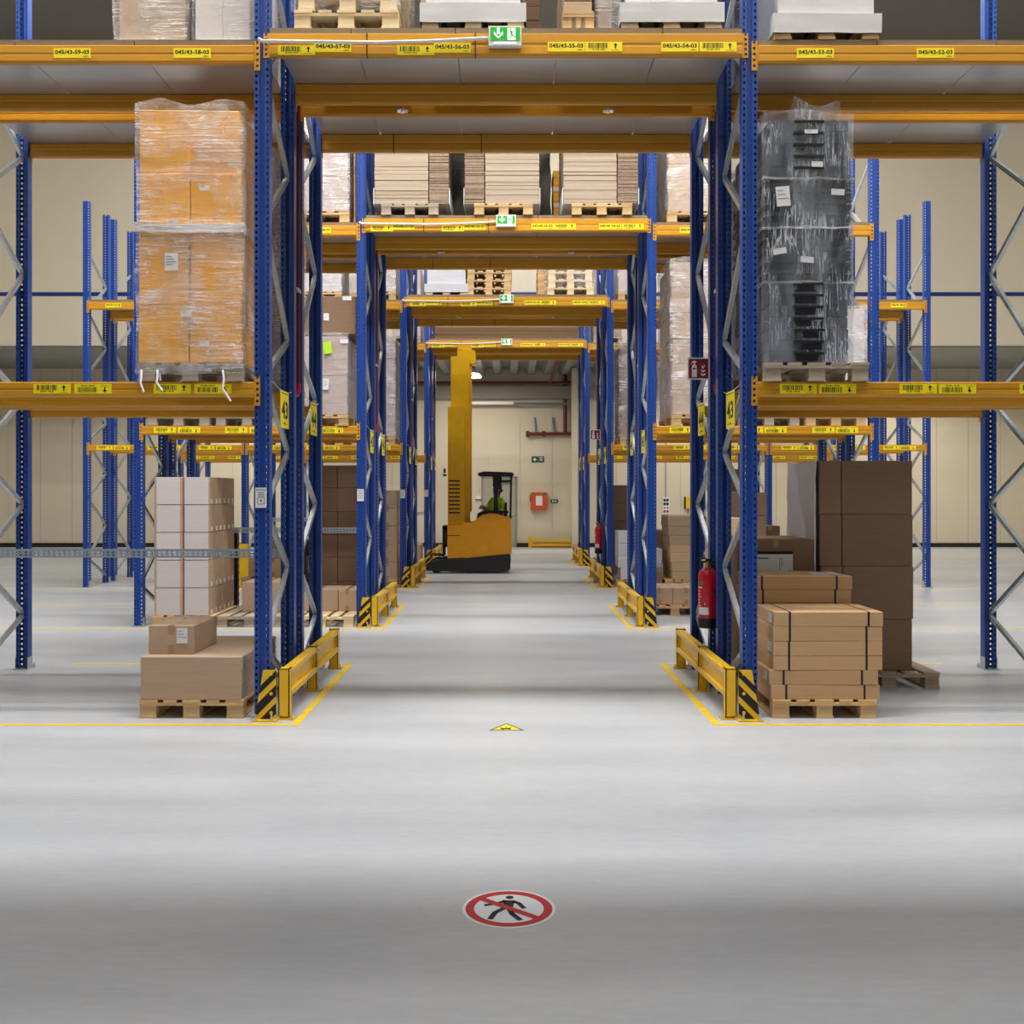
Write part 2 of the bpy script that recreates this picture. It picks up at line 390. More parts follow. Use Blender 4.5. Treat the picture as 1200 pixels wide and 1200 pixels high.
def conn_mesh(h):
    def f():
        mb = MB(); mb.box(0, .01, 0, .005, 0, h).box(.03, .042, 0, .005, 0, h)
        n = 5; st = h/n
        for i in range(n): mb.box(.01, .03, 0, .005, i*st+(.0 if i == 0 else .0), i*st+st-.02)
        mb.box(.042, .046, 0, .03, 0, h)
        return mb.mesh('connector', 'orange')
    return cached(('conn', h), f)
def beam_mesh(L, h):
    def f():
        pts = [(0, .016), (0, h*.42), (.004, h*.45), (.004, h*.55), (0, h*.58), (0, h-.006), (.006, h), (.05, h), (.05, 0), (.011, 0)]
        return MB().prism(pts, 0, L, 'x').mesh('beam', 'orange')
    return cached(('beam', round(L, 3), h), f)
def loc_label(parent, kind, txt, x, z, y=-.003, W=.285, H=.074):
    """yellow stick-on location label, centre x, bottom z"""
    pm = cached(('lab', W, H), lambda: MB().box(-W/2, W/2, 0, .002, 0, H).mesh('label', 'label'))
    p = ob('location_label', pm, parent, (x, y, z))
    def f():
        t = MB()
        if kind == 'text':
            put_text(t, txt, -W/2+.012, .028, W-.024, .034, -.0006)
            t.box(W/2-.06, W/2-.015, -.0006, -.0002, .010, .013); t.add([(W/2-.045, -.0006, .014), (W/2-.032, -.0006, .014), (W/2-.0385, -.0006, .02)], [(0, 1, 2)])
        else:
            rr = random.Random(hash(txt) & 255 if txt is None else sum(map(ord, txt)))
            zb = .026 if kind == 'up' else .010
            xx = -W/2+.024
            while xx < W/2-.11:
                bw = rr.choice((.003, .003, .005, .008)); t.box(xx, xx+bw, -.0006, -.0002, zb, zb+.04); xx += bw+rr.choice((.003, .004, .006))
            zt = .012 if kind == 'up' else .057
            put_text(t, txt, -W/2+.05, zt, .105, .009, -.0006)
            ax = W/2-.052
            if kind == 'up':
                t.box(ax-.005, ax+.005, -.0006, -.0002, .022, .05); t.add([(ax-.016, -.0006, .046), (ax+.016, -.0006, .046), (ax, -.0006, .066)], [(0, 1, 2)]); t.box(ax-.03, ax+.03, -.0006, -.0002, .009, .011)
            else:
                t.box(ax-.005, ax+.005, -.0006, -.0002, .022, .05); t.add([(ax-.016, -.0006, .027), (ax+.016, -.0006, .027), (ax, -.0006, .007)], [(0, 2, 1)]); t.box(ax-.03, ax+.03, -.0006, -.0002, .058, .060)
        return t.mesh('ink', 'ink')
    ob('lettering', cached(('ink', kind, txt, W), f), p)
    return p
def beam(x0, x1, yf, zb, h, label, back=False, ch=None, group='orange beams of the pallet racks'):
    """beam between two uprights, its visible front face at yf; back: the hooked plates sit on the far side"""
    o = ob('rack_beam', beam_mesh(x1-x0, h), None, (x0, yf, zb), 0, label, 'rack beam', group, 'thing')
    ch = ch or h+.07
    cm = conn_mesh(round(ch, 3))
    zc = -(ch-h)*.6
    yl = .07 if back else .012
    a = ob('end_connector', cm, o, (-.047, .013 if not back else .0, zc))
    b = ob('end_connector', cm, o, (x1-x0+.047, .018 if not back else .005, zc), math.pi)
    if not back: b.rotation_euler = (0, 0, 0); b.scale = (-1, 1, 1); b.location = (x1-x0+.047, .013, zc)
    else:
        for q in (a, b): q.location.y = .0535
        a.rotation_euler = (0, 0, 0); b.scale = (-1, 1, 1); b.rotation_euler = (0, 0, 0)
    return o
def deck(x0, x1, y0, y1, z, edges, label):
    e = ob('shelf_deck', None, None, ((x0+x1)/2, y0, z), 0, label, 'shelf deck', 'galvanised shelf decks on the racks')
    cs = [x0]+[v for v in edges if x0 < v < x1]+[x1]
    for a, b in zip(cs, cs[1:]):
        wd = b-a-.006
        me = cached(('dk', round(wd, 3), round(y1-y0, 3)), lambda: MB().box(-wd/2, wd/2, 0, .003, 0, .043, 1).box(-wd/2, wd/2, 0, y1-y0, .0, .004).box(-wd/2, wd/2, 0, y1-y0, .036, .043).mesh('panel', ['deck', 'deckedge']))
        ob('deck_panel', me, e, ((a+b)/2-(x0+x1)/2, 0, 0))
    return e
# ---------------------------------------------------------------- build the four double rows
SIDE = [('left', -1), ('right', 1)]
BAY = 2.87
PB, PH = 5.087, .17          # portal beam bottom and height
codes = ['43', '45', '47', '49']
GAPB = 1.25                  # from the row's front face to the back rack's inner upright
for r, Y in enumerate(ROWY):
    o_ = ORD[r]
    yA, yAr, yB, yBr = Y, Y+DEP, Y+GAPB, Y+GAPB+DEP
    # frames
    for k in range(2 if r < 2 else 3):
        for nm, s in SIDE:
            x = (XL if s < 0 else XR)+s*BAY*k
            where = ['%s of the passage' % nm, 'one bay %s of the passage' % nm, 'two bays %s of the passage' % nm][k]
            frame(x, yA, False, 'blue upright frame %s, front rack, %s row' % (where, o_), k == 0 and s < 0)
            frame(x, yBr, True, 'blue upright frame %s, back rack, %s row' % (where, o_))
    # portal beams and decks across the passage
    x0, x1 = XL+HW+.002, XR-HW-.002
    pb = beam(x0, x1, yA-.02, PB, PH, 'orange beam over the passage with yellow 045/%s location labels, %s row' % (codes[r], o_), ch=.19)
    lz = {0: .036}
    c = codes[r]
    for kind, txt, px, py in (('up', 'A%s-57' % c, 347.5, .004), ('text', '045/%s-57-03' % c, 390, .026), ('up', 'A%s-56' % c, 487, .004), ('text', '045/%s-56-03' % c, 530, .022),
                              ('text', '045/%s-55-03' % c, 663.5, .03), ('up', 'A%s-55' % c, 707.5, .03), ('text', '045/%s-54-03' % c, 796.5, .03), ('up', 'A%s-54' % c, 841.5, .03)):
        loc_label(pb, kind, txt, wx(px, 7.85)-x0, py)
    tie = cached('tie', lambda: MB().box(-.004, .004, -.004, .054, -.003, PH+.003).mesh('tie', 'black'))
    for px in (430, 557): ob('cable_tie', tie, pb, (wx(px, 7.85)-x0, 0, 0))
    b2 = beam(x0, x1, yAr-.05, PB, PH, 'orange inner beam over the passage at the back of the front rack, %s row' % o_, True)
    b3 = beam(x0, x1, yB-.02, PB, PH, 'orange inner beam over the passage at the front of the back rack, %s row' % o_)
    b4 = beam(x0, x1, yBr-.05, PB, PH, 'orange rear beam over the passage with two black ties, %s row' % o_, True)
    for px in (461, 564): ob('cable_tie', tie, b4, (wx(px, 10.05)-x0, 0, 0))
    ed = [-1.2, -.4, .395, 1.19]
    deck(x0, x1, yA-.01, yAr-.005, PB+PH+.003, ed, 'galvanised deck over the passage on the front rack of the %s row' % o_)
    deck(x0, x1, yB-.01, yBr-.005, PB+PH+.003, [-1.25, -.45, .44, 1.23], 'galvanised deck over the passage on the back rack of the %s row' % o_)
    # side bays
    for nm, s in SIDE:
        for k in range(1 if r < 2 else 2):
            xi = (XL if s < 0 else XR)+s*(BAY*k+HW+.002); xo = (XL if s < 0 else XR)+s*(BAY*(k+1)-HW-.002)
            a, b = min(xi, xo), max(xi, xo)
            bay = ['first bay %s of the passage' % nm, 'second bay %s of the passage' % nm][k]
            for lev, zb, h in (('lower', 2.473, .112), ('upper', 5.033, .135)):
                f = beam(a, b, yA-.02, zb, h, 'orange %s shelf beam facing the aisle, %s, %s row' % (lev, bay, o_), ch=.225)
                beam(a, b, yAr-.05, zb, h, 'orange %s shelf beam behind the front pallets, %s, %s row' % (lev, bay, o_), True)
                beam(a, b, yB-.02, zb, h, 'orange %s shelf beam of the back rack, %s, %s row' % (lev, bay, o_))
                beam(a, b, yBr-.05, zb, h, 'orange %s rearmost shelf beam, %s, %s row' % (lev, bay, o_), True)
                for q in range(3):
                    n = (58+q+3*k) if s < 0 else (53-q-3*k)
                    off = s*(.92*q+BAY*k)
                    if lev == 'lower':
                        loc_label(f, 'up', '%02d-%s' % (n, c), (-2.57 if s < 0 else 2.228)+off-a, .022)
                        loc_label(f, 'down', '%02d.%s' % (n, c), (-2.257 if s < 0 else 2.53)+off-a, .022)
                    else:
                        loc_label(f, 'text', '045/%s-%02d-03' % (c, n), (-2.417 if s < 0 else 2.36)+off-a, .035)
                if lev == 'upper':
                    e3 = [a+(b-a)*t for t in (.333, .666)]
                    deck(a, b, yA-.01, yAr-.005, zb+h+.002, e3, 'galvanised upper deck of the front rack, %s, %s row' % (bay, o_))
                    if k == 0: deck(a, b, yB-.01, yBr-.005, zb+h+.002, e3, 'galvanised upper deck of the back rack, %s, %s row' % (bay, o_))
            # perforated pallet stop rail in the gap between the two racks
            if k == 0 and s < 0:
                def rail():
                    L = b-a+.1; mb = MB()
                    for (z0, z1) in ((0, .018), (.03, .042), (.054, .075)): mb.box(0, L, 0, .004, z0, z1)
                    n = int(L/.045)
                    for i in range(n):
                        for z0 in (.018, .042): mb.box(i*.045, i*.045+.02, 0, .004, z0, z0+.012)
                    mb.box(0, L, .004, .03, .0, .004).box(0, L, .004, .03, .071, .075)
                    return mb.mesh('rail', 'rail')
                sr = ob('stop_rail', cached('stoprail', rail), None, (a-.05, yAr+.1, 1.165), 0, 'pale perforated steel stop rail between back to back racks, %s side, %s row' % (nm, o_), 'rail', 'perforated stop rails')
                for xx in (.0, b-a+.05): ob('bracket', cached('srb', lambda: MB().box(0, .05, -.1, 0, .02, .055).mesh('br', 'rail')), sr, (xx, 0, 0))

# ---------------------------------------------------------------- goods
def pallet_parts(wd):
    w = wd/5.0
    return w
def pallet(x, y, z, label, wood='wood', wd=.8, dp=1.2, group=None, rz=0):
    e = ob('pallet', None, None, (x, y, z), rz, label, 'pallet', group)
    bw = .13 if wd > .7 else .11
    xs = [-wd/2+bw/2, 0, wd/2-bw/2]; ys = [-dp/2+.06, 0, dp/2-.06]
    for xx in xs:
        ob('bottom_board', cbox(bw, dp-.004, .02, wood), e, (xx, 0, 0))
        for yy in ys: ob('block', cbox(bw-.008, .11, .078, wood), e, (xx+R.uniform(-.003, .003), yy, .02))
    for yy in ys: ob('cross_board', cbox(wd-.004, .12, .022, wood), e, (0, yy, .098))
    for i in range(5):
        b2 = .14 if i % 2 == 0 else .1
        xx = -wd/2+.07+(wd-.14)*i/4
        ob('deck_board', cbox(b2-.01 if wd < .7 else b2, dp, .022, wood), e, (xx, R.uniform(-.004, .004), .12))
    return e
def sticker(o, x, z, wd, ht, y, lines=3, head=False, matk='paper', dark=False, name='paper_label', rot=0):
    """white paper stuck on a front face (local coordinates of o), with printed lines"""
    p = ob(name, cached(('st', round(wd, 3), round(ht, 3), matk), lambda: MB().box(-wd/2, wd/2, -.003, 0, 0, ht).mesh('paper', matk)), o, (x, y, z), label='white paper label' if matk == 'paper' else None)
    if rot: p.rotation_euler = (0, rot, 0)
    def f():
        t = MB(); n = lines
        if head: t.box(-wd/2, wd/2, -.004, -.0032, ht*.9, ht)
        for k in range(n):
            zz = ht*(.82-.62*k/max(n, 1)); t.box(-wd*.4, wd*(.05+.3*((k*7) % 3)/2), -.004, -.0032, zz-ht*.03, zz)
        if dark: t.box(-wd*.15, wd*.2, -.004, -.0032, ht*.14, ht*.3)
        return t.mesh('ink', 'ink' if dark else 'greyink')
    if lines or head: ob('lettering', cached(('sti', round(wd, 3), round(ht, 3), lines, head, dark), f), p)
    return p
def carton(x0, x1, yf, dp, z0, z1, matk, label, group=None, tape=True, name='carton'):
    wd, ht = x1-x0, z1-z0
    o = ob(name, rbox(wd, dp, ht, matk, min(.006, ht*.04)), None, ((x0+x1)/2, yf+dp/2, z0), R.uniform(-.006, .006), label, 'box', group)
    if tape:
        me = cached(('tape', round(ht, 3), round(dp, 3)), lambda: MB().box(-.025, .025, -dp/2-.001, dp/2+.001, ht-.001, ht+.0008).box(-.025, .025, -dp/2-.001, -dp/2+.001, ht-.07, ht).box(-.025, .025, -dp/2-.001, -dp/2+.001, 0.003, .07).mesh('tape', 'tape'))
        ob('packing_tape', me, o)
    return o
def film_mesh(wd, dp, z0, z1, amp, seed, matk, res=.09, bulge=.0, taper=0.0):
    mb = MB(); off = Vector((seed*3.7, seed*1.3, seed*7.1))
    H = z1-z0
    def disp(p):
        q = Vector(p)
        a = noise.noise_vector(q*3.1+off)*amp+noise.noise_vector(q*9.0+off)*amp*.45
        t = (q.z-z0)/H
        k = 1-taper*t
        if t > .999: a.z = a.z*1.6+bulge*(.5+noise.noise(q*4+off))
        if t < .01: a.z *= .8
        return (q.x*k+a.x, q.y*k+a.y, q.z+a.z)
    def sheet(fn, nu, nv):
        V = [disp(fn(i/nu, j/nv)) for j in range(nv+1) for i in range(nu+1)]
        F = [(j*(nu+1)+i, j*(nu+1)+i+1, (j+1)*(nu+1)+i+1, (j+1)*(nu+1)+i) for j in range(nv) for i in range(nu)]
        mb.add(V, F)
    nx = max(4, int(wd/res)); ny = max(4, int(dp/res)); nz = max(4, int(H/res))
    a, b = wd/2, dp/2
    sheet(lambda u, v: (-a+u*wd, -b, z0+v*H), nx, nz); sheet(lambda u, v: (a, -b+u*dp, z0+v*H), ny, nz)
    sheet(lambda u, v: (a-u*wd, b, z0+v*H), nx, nz); sheet(lambda u, v: (-a, b-u*dp, z0+v*H), ny, nz)
    sheet(lambda u, v: (-a+u*wd, -b+v*dp, z1), nx, ny)
    return mb.mesh('film', matk, True)
SEED = [0]
def load(x0, x1, yf, dp, z0, z1, label, nx=2, ny=2, nz=4, boxk='greybox', fm='film', amp=.012, pal='wood', pal_label=None, fz=.003, group='film wrapped pallet loads', part='carton', jit=.004, palw=None, name='wrapped_load', res=.09, bulge=.02, gap=.004):
    """pallet at z0 with a film wrapped block of cartons on it up to z1"""
    SEED[0] += 1
    xc, yc = (x0+x1)/2, yf+dp/2
    zb = z0
    if pal:
        pallet(xc, yc, z0, pal_label or ('pallet under the '+label.replace('second row','second-row').replace('third row','third-row')), pal, palw or (x1-x0), dp)
        zb = z0+.1425
    e = ob(name, None, None, (xc, yc, zb), 0, label, 'pallet load', group)
    wd, H = x1-x0-.03, z1-zb
    bw, bd, bh = wd/nx, (dp-.03)/ny, H/nz
    for k in range(nz):
        for i in range(nx):
            for j in range(ny):
                if 0 < i < nx-1 and 0 < j < ny-1: continue
                ob(part, rbox(bw-gap, bd-gap, bh-.003, boxk, .006), e, (-wd/2+bw*(i+.5)+R.uniform(-jit, jit), -(dp-.03)/2+bd*(j+.5)+R.uniform(-jit, jit), k*bh))
    if fm: ob('stretch_film', film_mesh(wd+.02+2.2*amp, dp-.015+2.2*amp, fz, H+.02+amp, amp, SEED[0], fm, res, bulge), e)
    return e
def hood(x0, x1, yf, dp, z0, z1, label, pal='woodpale', matk='hood', flare=.03):
    """pallet with a block under a milky shrink hood and a flared skirt at its foot"""
    SEED[0] += 1
    xc, yc = (x0+x1)/2, yf+dp/2
    pallet(xc, yc, z0, 'new pale pallet under the '+label.split(',')[0], pal, x1-x0, dp)
    e = ob('wrapped_load', None, None, (xc, yc, z0+.1425), 0, label, 'pallet load', 'film wrapped pallet loads')
    wd = x1-x0-2*flare
    ob('shrink_hood', film_mesh(wd, dp-.06, .05, z1-z0-.14, .006, SEED[0], matk, .07), e)
    ob('skirt', film_mesh(x1-x0+.03, dp+.03, -.10, .05, .005, SEED[0]+50, matk, .07), e)
    return e

# ---- nearest row, ground level, left
Y1 = ROWY[0]
pallet(-2.43, Y1+.6, 0, 'worn pallet under the big carton beside the left striped guard', 'wood')
big = carton(-2.82, -2.045, Y1+.0, 1.15, .1425, .475, 'carton', 'big low cardboard carton on a pallet left of the passage, smaller carton on top', tape=False)
ob('stretch_film', film_mesh(.012, 1.14, .0, .33, .008, 77, 'filmthin'), big, (.392, 0, 0))
sm = carton(-2.8, -2.445, Y1+.12, .62, .4755, .70, 'carton', 'small carton with white label lying on the big low carton', tape=True)
sticker(sm, .085, .085, .085, .12, -.311, 3)
# ---- nearest row, ground level, right: flat strapped cartons
pallet(2.44, Y1+.6, 0, 'wooden pallet under the flat strapped cartons', 'wood')
words_ = ['lowest', 'second', 'third', 'fourth', 'fifth', 'sixth', 'seventh', 'topmost']
def strapped(x0, x1, yf, dp, z0, h, label, grp, sx):
    o = carton(x0, x1, yf, dp, z0, z0+h, 'cartontan', label, grp, tape=False, name='flat_carton')
    me = cached(('strap', h, dp), lambda: MB().box(-.008, .008, -dp/2-.0015, dp/2+.0015, h-.001, h+.001).box(-.008, .008, -dp/2-.0015, -dp/2+.001, 0.001, h).box(-.008, .008, dp/2-.001, dp/2+.0015, 0.001, h).mesh('strap', 'black'))
    for q in sx: ob('strap', me, o, (q+R.uniform(-.01, .01), 0, 0))
    return o
for k in range(6):
    j = [0.0, -.012, .02, .02, .02, .025][k]
    o = strapped(2.03+j, 2.87+j, Y1+.02, .56, .1425+k*.1125, .1115, 'flat brown carton with black straps, %s of six in the front stack' % (words_[k] if k < 5 else 'topmost'), 'flat strapped cartons, front stack', (-.3, .3))
    if k in (1, 3, 5):
        p = sticker(o, -.421, .02, .09, .07, -.17, 2, rot=0); p.rotation_euler = (0, 0, -math.pi/2)
for k in range(8):
    j = [0, 0, 0, 0, 0, .01, .0, .01][k]
    o = strapped(2.03+j, 2.855+j, Y1+.64, .56, .1425+k*.1125, .1115, 'flat brown carton with black straps, %s of eight in the rear stack' % words_[k], 'flat strapped cartons, rear stack', (-.33, .28))
    if k == 7: ob('paper_label', cached('toplab', lambda: MB().box(.15, .38, -.12, .12, .1115, .1125).mesh('p', 'paper')), o, label='white paper label')
# behind them, back rack
YB1 = Y1+GAPB
pallet(2.5, YB1+.55, 0, 'pallet under the labelled carton behind the strapped cartons', 'woodgrey')
carton(2.14, 2.76, YB1+.06, .9, .1425, .82, 'cartondark', 'plain dark carton under the labelled carton in the back rack')
lb = carton(2.06, 2.745, YB1+.05, .8, .82, 1.315, 'cartondark', 'dark carton with big white black-headed label, above the strapped cartons')
lp = sticker(lb, -.05, .12, .40, .27, -.401, 0, True, dark=True)
ob('lettering', MB().box(-.16, -.02, -.004, -.0032, .2, .215).box(.08, .085, -.004, -.0032, .1, .21).box(.095, .099, -.004, -.0032, .13, .21).box(.107, .11, -.004, -.0032, .13, .21).box(.165, .18, -.004, -.0032, .02, .1).box(.17, .186, -.004, -.0032, .03, .06).mesh('ink', 'greyink'), lp)
# tall cartons further right
pallet(3.38, YB1+.55, 0, 'pallet under the tall carton stack right of the labelled carton', 'woodgrey', .9)
for k, (z0, z1) in enumerate(((.1425, .60), (.602, 1.075), (1.077, 1.54), (1.542, 2.02))):
    for i, (a, b) in enumerate(((2.79, 2.985), (2.99, 3.62))):
        carton(a+.006*((k*5) % 3), b+.006*((k*5) % 3), YB1+.04, .9, z0, z1, 'cartondark', '%s brown carton of the tall stack behind the strapped cartons, %s' % (['lowest', 'second', 'third', 'topmost'][k], ['narrow one', 'wide one'][i]), 'tall carton stack right of the strapped cartons', tape=False)
SEED[0] += 1
fs = ob('film_sheet', film_mesh(.012, .9, 0, 1.42, .012, 31, 'hood', .08), None, (2.755, YB1+.5, .60), 0, 'white plastic sheet hanging down the side of the tall carton stack', 'plastic sheet')

# ---- nearest row, lower shelf
ZL1 = 2.588; ZL2 = 5.215; ZP = 5.304
def belt(o, wd, dp, z0, z1, seed):
    ob('film_belt', film_mesh(wd, dp, z0, z1, .012, seed, 'filmband', .07), o)
oc = load(-2.83, -2.03, Y1-.04, 1.15, ZL1, 4.67, 'tall stack of orange crates wrapped in shiny stretch film', 2, 2, 4, 'crate', 'film', .016, 'woodgrey', fz=-.09, part='crate', jit=.012, res=.06, bulge=.05)
for x, z in ((-.13, .77), (.12, 1.31), (-.12, 1.02+.02), (-.02, .35), (.12, .12)):
    if (x, z) == (-.13, .77): sticker(oc, -.13, .70, .10, .13, -.605, 4)
    else: sticker(oc, x, z, .075, .04, -.60, 1)
belt(oc, .835, 1.20, .99, 1.06, 201)
tail = MB()
for (x, l, sw) in ((-.36, .17, .03), (-.24, .16, .05), (.26, .24, .07)):
    tail.tube([(x, 0, 0), (x+sw*.2, -.02, -l*.3), (x+sw*.1, -.03, -l*.6), (x+sw, -.035, -l)], .009, 6)
ob('film_tail', tail.mesh('tail', 'white', True), oc, (0, -.6, -.06), label='loose white ends of film hanging over the beam')
# black trays on the right
pallet(2.36, Y1+.54, ZL1, 'worn film-wrapped pallet under the black trays', 'woodgrey')
bt = ob('tray_stack', None, None, (2.30, Y1+.54, ZL1+.1425), 0, 'tall stack of black plastic trays under clear film on the lower shelf', 'pallet load', 'film wrapped pallet loads')
def tray_mesh(wd, dp, h):
    def f():
        mb = MB(); a, b = wd/2, dp/2
        for (s0, s1, z0, z1) in ((.90, .93, .0, h*.62), (.93, 1.0, h*.62, h*.72), (1.0, 1.0, h*.72, h)):
            V = [(-a*s0, -b*s0, z0), (a*s0, -b*s0, z0), (a*s0, b*s0, z0), (-a*s0, b*s0, z0), (-a*s1, -b*s1, z1), (a*s1, -b*s1, z1), (a*s1, b*s1, z1), (-a*s1, b*s1, z1)]
            mb.add(V, [(0, 1, 5, 4), (1, 2, 6, 5), (2, 3, 7, 6), (3, 0, 4, 7)])
        mb.quad((-a, -b, h), (a, -b, h), (a, b, h), (-a, b, h)); mb.quad((-a*.9, -b*.9, 0), (-a*.9, b*.9, 0), (a*.9, b*.9, 0), (a*.9, -b*.9, 0))
        for q in (-.3, -.1, .1, .3): mb.box(a*q-.012, a*q+.012, -b-.004, -b+.02, h*.1, h*.95)
        return mb.mesh('tray', 'tray')
    return cached(('tray', wd, dp, h), f)
def crate_mesh(wd, dp, h):
    def f():
        mb = MB(); a, b = wd/2, dp/2
        mb.box(-a, a, -b, b, 0, h-.004)
        for q in (-1, 1): mb.box(q*a-.006, q*a+.006, -b-.003, -b+.03, .004, h-.01)
        mb.box(-.10, .10, -b-.022, -b, h*.12, h*.7, 1); mb.box(-.115, .115, -b-.03, -b, h*.7, h*.9, 1)
        return mb.mesh('tray', ['traygrey', 'tray'])
    return cached(('crt', wd, dp, h), f)
for k in range(21):
    for j in (-.29, .29):
        mid = 7 <= k < 16
        ob('tray', tray_mesh(.65, .56, .094) if mid else crate_mesh(.60, .55, .088), bt, (R.uniform(-.004, .004), j, k*.0885))
        if mid and j < 0:
            for q in (-.31, .31): ob('tray_corner', cached('tcn', lambda: MB().lathe([(.012, 0), (.028, .02), (.03, .045), (.012, .065)], 10).mesh('corner', 'tray', True)), bt, (q, -.555, k*.0885+.012))
for (px, py, wd, ht, rt) in ((918, 242, .105, .15, -.08), (950, 157, .10, .03, 0), (957, 196, .085, .04, .03), (981, 229, .10, .045, .05), (914, 298, .10, .045, -.16), (945, 308, .10, .045, .08)):
    sticker(bt, wx(px, Y1-.05)-2.30, wz(py, Y1-.05)-ZL1-.1425, wd, ht, -.602, 3 if ht > .1 else 1, rot=rt)
ob('stretch_film', film_mesh(.69, 1.18, .003, 1.905, .007, 91, 'filmclear', .07, .03), bt)
for z in (.60, 1.02, 1.40): ob('film_belt', film_mesh(.70, 1.19, z, z+.018, .01, 95+int(z*10), 'film', .08), bt)
kn = MB(); V = []
ob('film_knot', film_mesh(.34, .3, 1.9, 1.98, .02, 92, 'filmclear', .05, .1), bt, (.1, -.35, 0), label='gathered knot of clear film')
# back rack, lower shelf
load(-2.82, -2.02, YB1-.04, 1.15, ZL1, 4.75, 'grey-pink wrapped carton stack behind the orange crates', 2, 2, 5, 'greybox', 'film', .012, 'woodgrey')
load(2.02, 2.82, YB1-.04, 1.15, ZL1, 4.55, 'pale wrapped carton stack behind the black trays', 2, 2, 5, 'greybox', 'film', .02, 'woodgrey')
# upper shelf, left and right
load(-2.44, -1.975, Y1+.06, 1.0, ZL2, 7.0, 'grey wrapped double carton stack at top left of the passage', 2, 1, 2, 'cartonwhite', 'filmthin', .006, None)
load(-3.05, -2.50, Y1+.1, 1.0, ZL2, 6.0, 'brown carton stack in crumpled film, leftmost on the upper shelf', 1, 1, 2, 'carton', 'film', .02, None)
hood(2.05, 2.85, Y1-.02, 1.15, ZL2, 7.1, 'white hooded load on the upper shelf right of the passage', 'wood')
load(2.0, 2.8, YB1-.04, 1.15, ZL2, 7.2, 'dark wrapped carton stack behind the white hooded load', 1, 1, 2, 'tray', 'filmthin', .02, 'woodgrey')
# on the deck over the passage
Yp = Y1-.0
pallet(-1.24, Yp+.6, ZP, 'pale pallet carrying wrapped empty pallets over the passage', 'woodpale')
for k in range(5):
    pallet(-1.24+R.uniform(-.015, .015), Yp+.6, ZP+.1425+k*.1435, '%s spare pallet stacked under film over the passage' % words_[k].replace('lowest', 'lowermost'), 'woodpale', .76)
SEED[0] += 1
ob('stretch_film', film_mesh(.84, 1.22, .0, .75, .012, 41, 'filmthin'), None, (-1.24, Yp+.6, ZP+.13), 0, 'clear film wrapped round the spare pallets over the passage', 'plastic film')
load(-.79, -.60, YB1+.0, 1.1, ZP, 7.2, 'narrow brown cardboard stack between spare pallets and white load', 1, 1, 12, 'carton', None, pal='wood', palw=.2)
hood(-.66, .13, Yp, 1.15, ZP, 7.2, 'white hooded load behind the nearest green exit sign', 'woodpale')
load(.14, .30, YB1+.0, 1.1, ZP, 7.2, 'rough brown cardboard stack just right of the hooded load', 1, 1, 14, 'cartondark', None, pal='wood', palw=.16)
load(.42, .67, Yp+.02, 1.1, ZP, 7.2, 'narrow brown cardboard pile on the deck beside crumpled film', 1, 1, 20, 'carton', None, pal='wood', palw=.25)
load(.69, .84, Yp+.15, 1.0, ZP, 7.2, 'crumpled translucent bale squeezed beside the cardboard pile', 1, 1, 2, 'greybox', 'film', .03, pal=None)
hood(.88, 1.65, Yp, 1.15, ZP, 7.2, 'white hooded load at the right end of the nearest deck', 'woodpale')

# ---- second row
Y2 = ROWY[1]; YB2 = Y2+GAPB
# deck over the passage: three stacks of cardboard sheets
def sheets(x0, x1, split, name, rough_left, px):
    yf = Y2-.02
    xc = (x0+x1)/2
    e = ob('cardboard_stack', None, None, (xc, yf+.58, ZP+.1425), 0, 'tall stack of flat cardboard sheets, %s' % name, 'cardboard stack', 'cardboard sheet stacks on the second deck')
    for i, (a, b) in enumerate(((x0, split-.004), (split+.004, x1))):
        rough = (i == 0) == rough_left
        mb = MB(); z = 0.0
        while z < 1.6:
            t = R.uniform(.008, .013) if rough else R.uniform(.018, .03)
            j = R.uniform(-.006, .006)
            mb.box(a-xc+R.uniform(0, .006), b-xc-R.uniform(0, .006), -.58+j, .55+j, z, z+t-.0012); z += t
        ob('sheet_bundle', mb.mesh('sheets', 'boardrough' if rough else 'board'), e, kind='stuff')
    for sx in (x0-xc-.012, x1-xc+.004):
        mb = MB().prism([(-.59, -.01), (.5, -.01), (.5, .2), (-.59, .2)], sx, sx+.008, 'x')
        ob('plastic_cover', mb.mesh('cover', 'filmclear' if False else 'white'), e, label='white plastic edge cover')
    return e
for (x0, x1, sp, nm, rl, pxc, wd, wood) in ((wx(439, Y2), wx(526, Y2), wx(502.5, Y2), 'left of the three on the second deck', False, 480.5, .74, 'woodgrey'),
                                  (wx(544.5, Y2), wx(632, Y2), wx(568, Y2), 'middle of the three on the second deck', True, 590, .76, 'wood'),
                                  (wx(660, Y2), wx(747.5, Y2), wx(723, Y2), 'right of the three on the second deck', False, 705, .78, 'wood')):
    pallet(wx(pxc, Y2), Y2+.56, ZP, 'pallet under the cardboard sheets, '+nm, wood, wd)
    sheets(x0, x1, sp, nm, rl, pxc)
for (x0, x1, nm) in ((-1.76, -1.02, 'left'), (-.98, -.2, 'middle'), (-.16, .61, 'right')):
    SEED[0] += 1
    e = ob('wrapped_load', None, None, ((x0+x1)/2, YB2+.5, ZP+.1425), 0, 'load in glossy black film behind the cardboard stacks, %s one' % nm, 'pallet load', 'black wrapped loads')
    ob('black_film', film_mesh(x1-x0, 1.1, -.105, 1.8, .02, SEED[0], 'blackfilm'), e)
e = ob('wrapped_load', None, None, (1.14, YB2+.5, ZP), 0, 'load in glossy black film behind the right-hand cardboard stack', 'pallet load', 'black wrapped loads')
ob('black_film', film_mesh(.72, 1.1, .04, 1.9, .02, 66, 'blackfilm'), e)
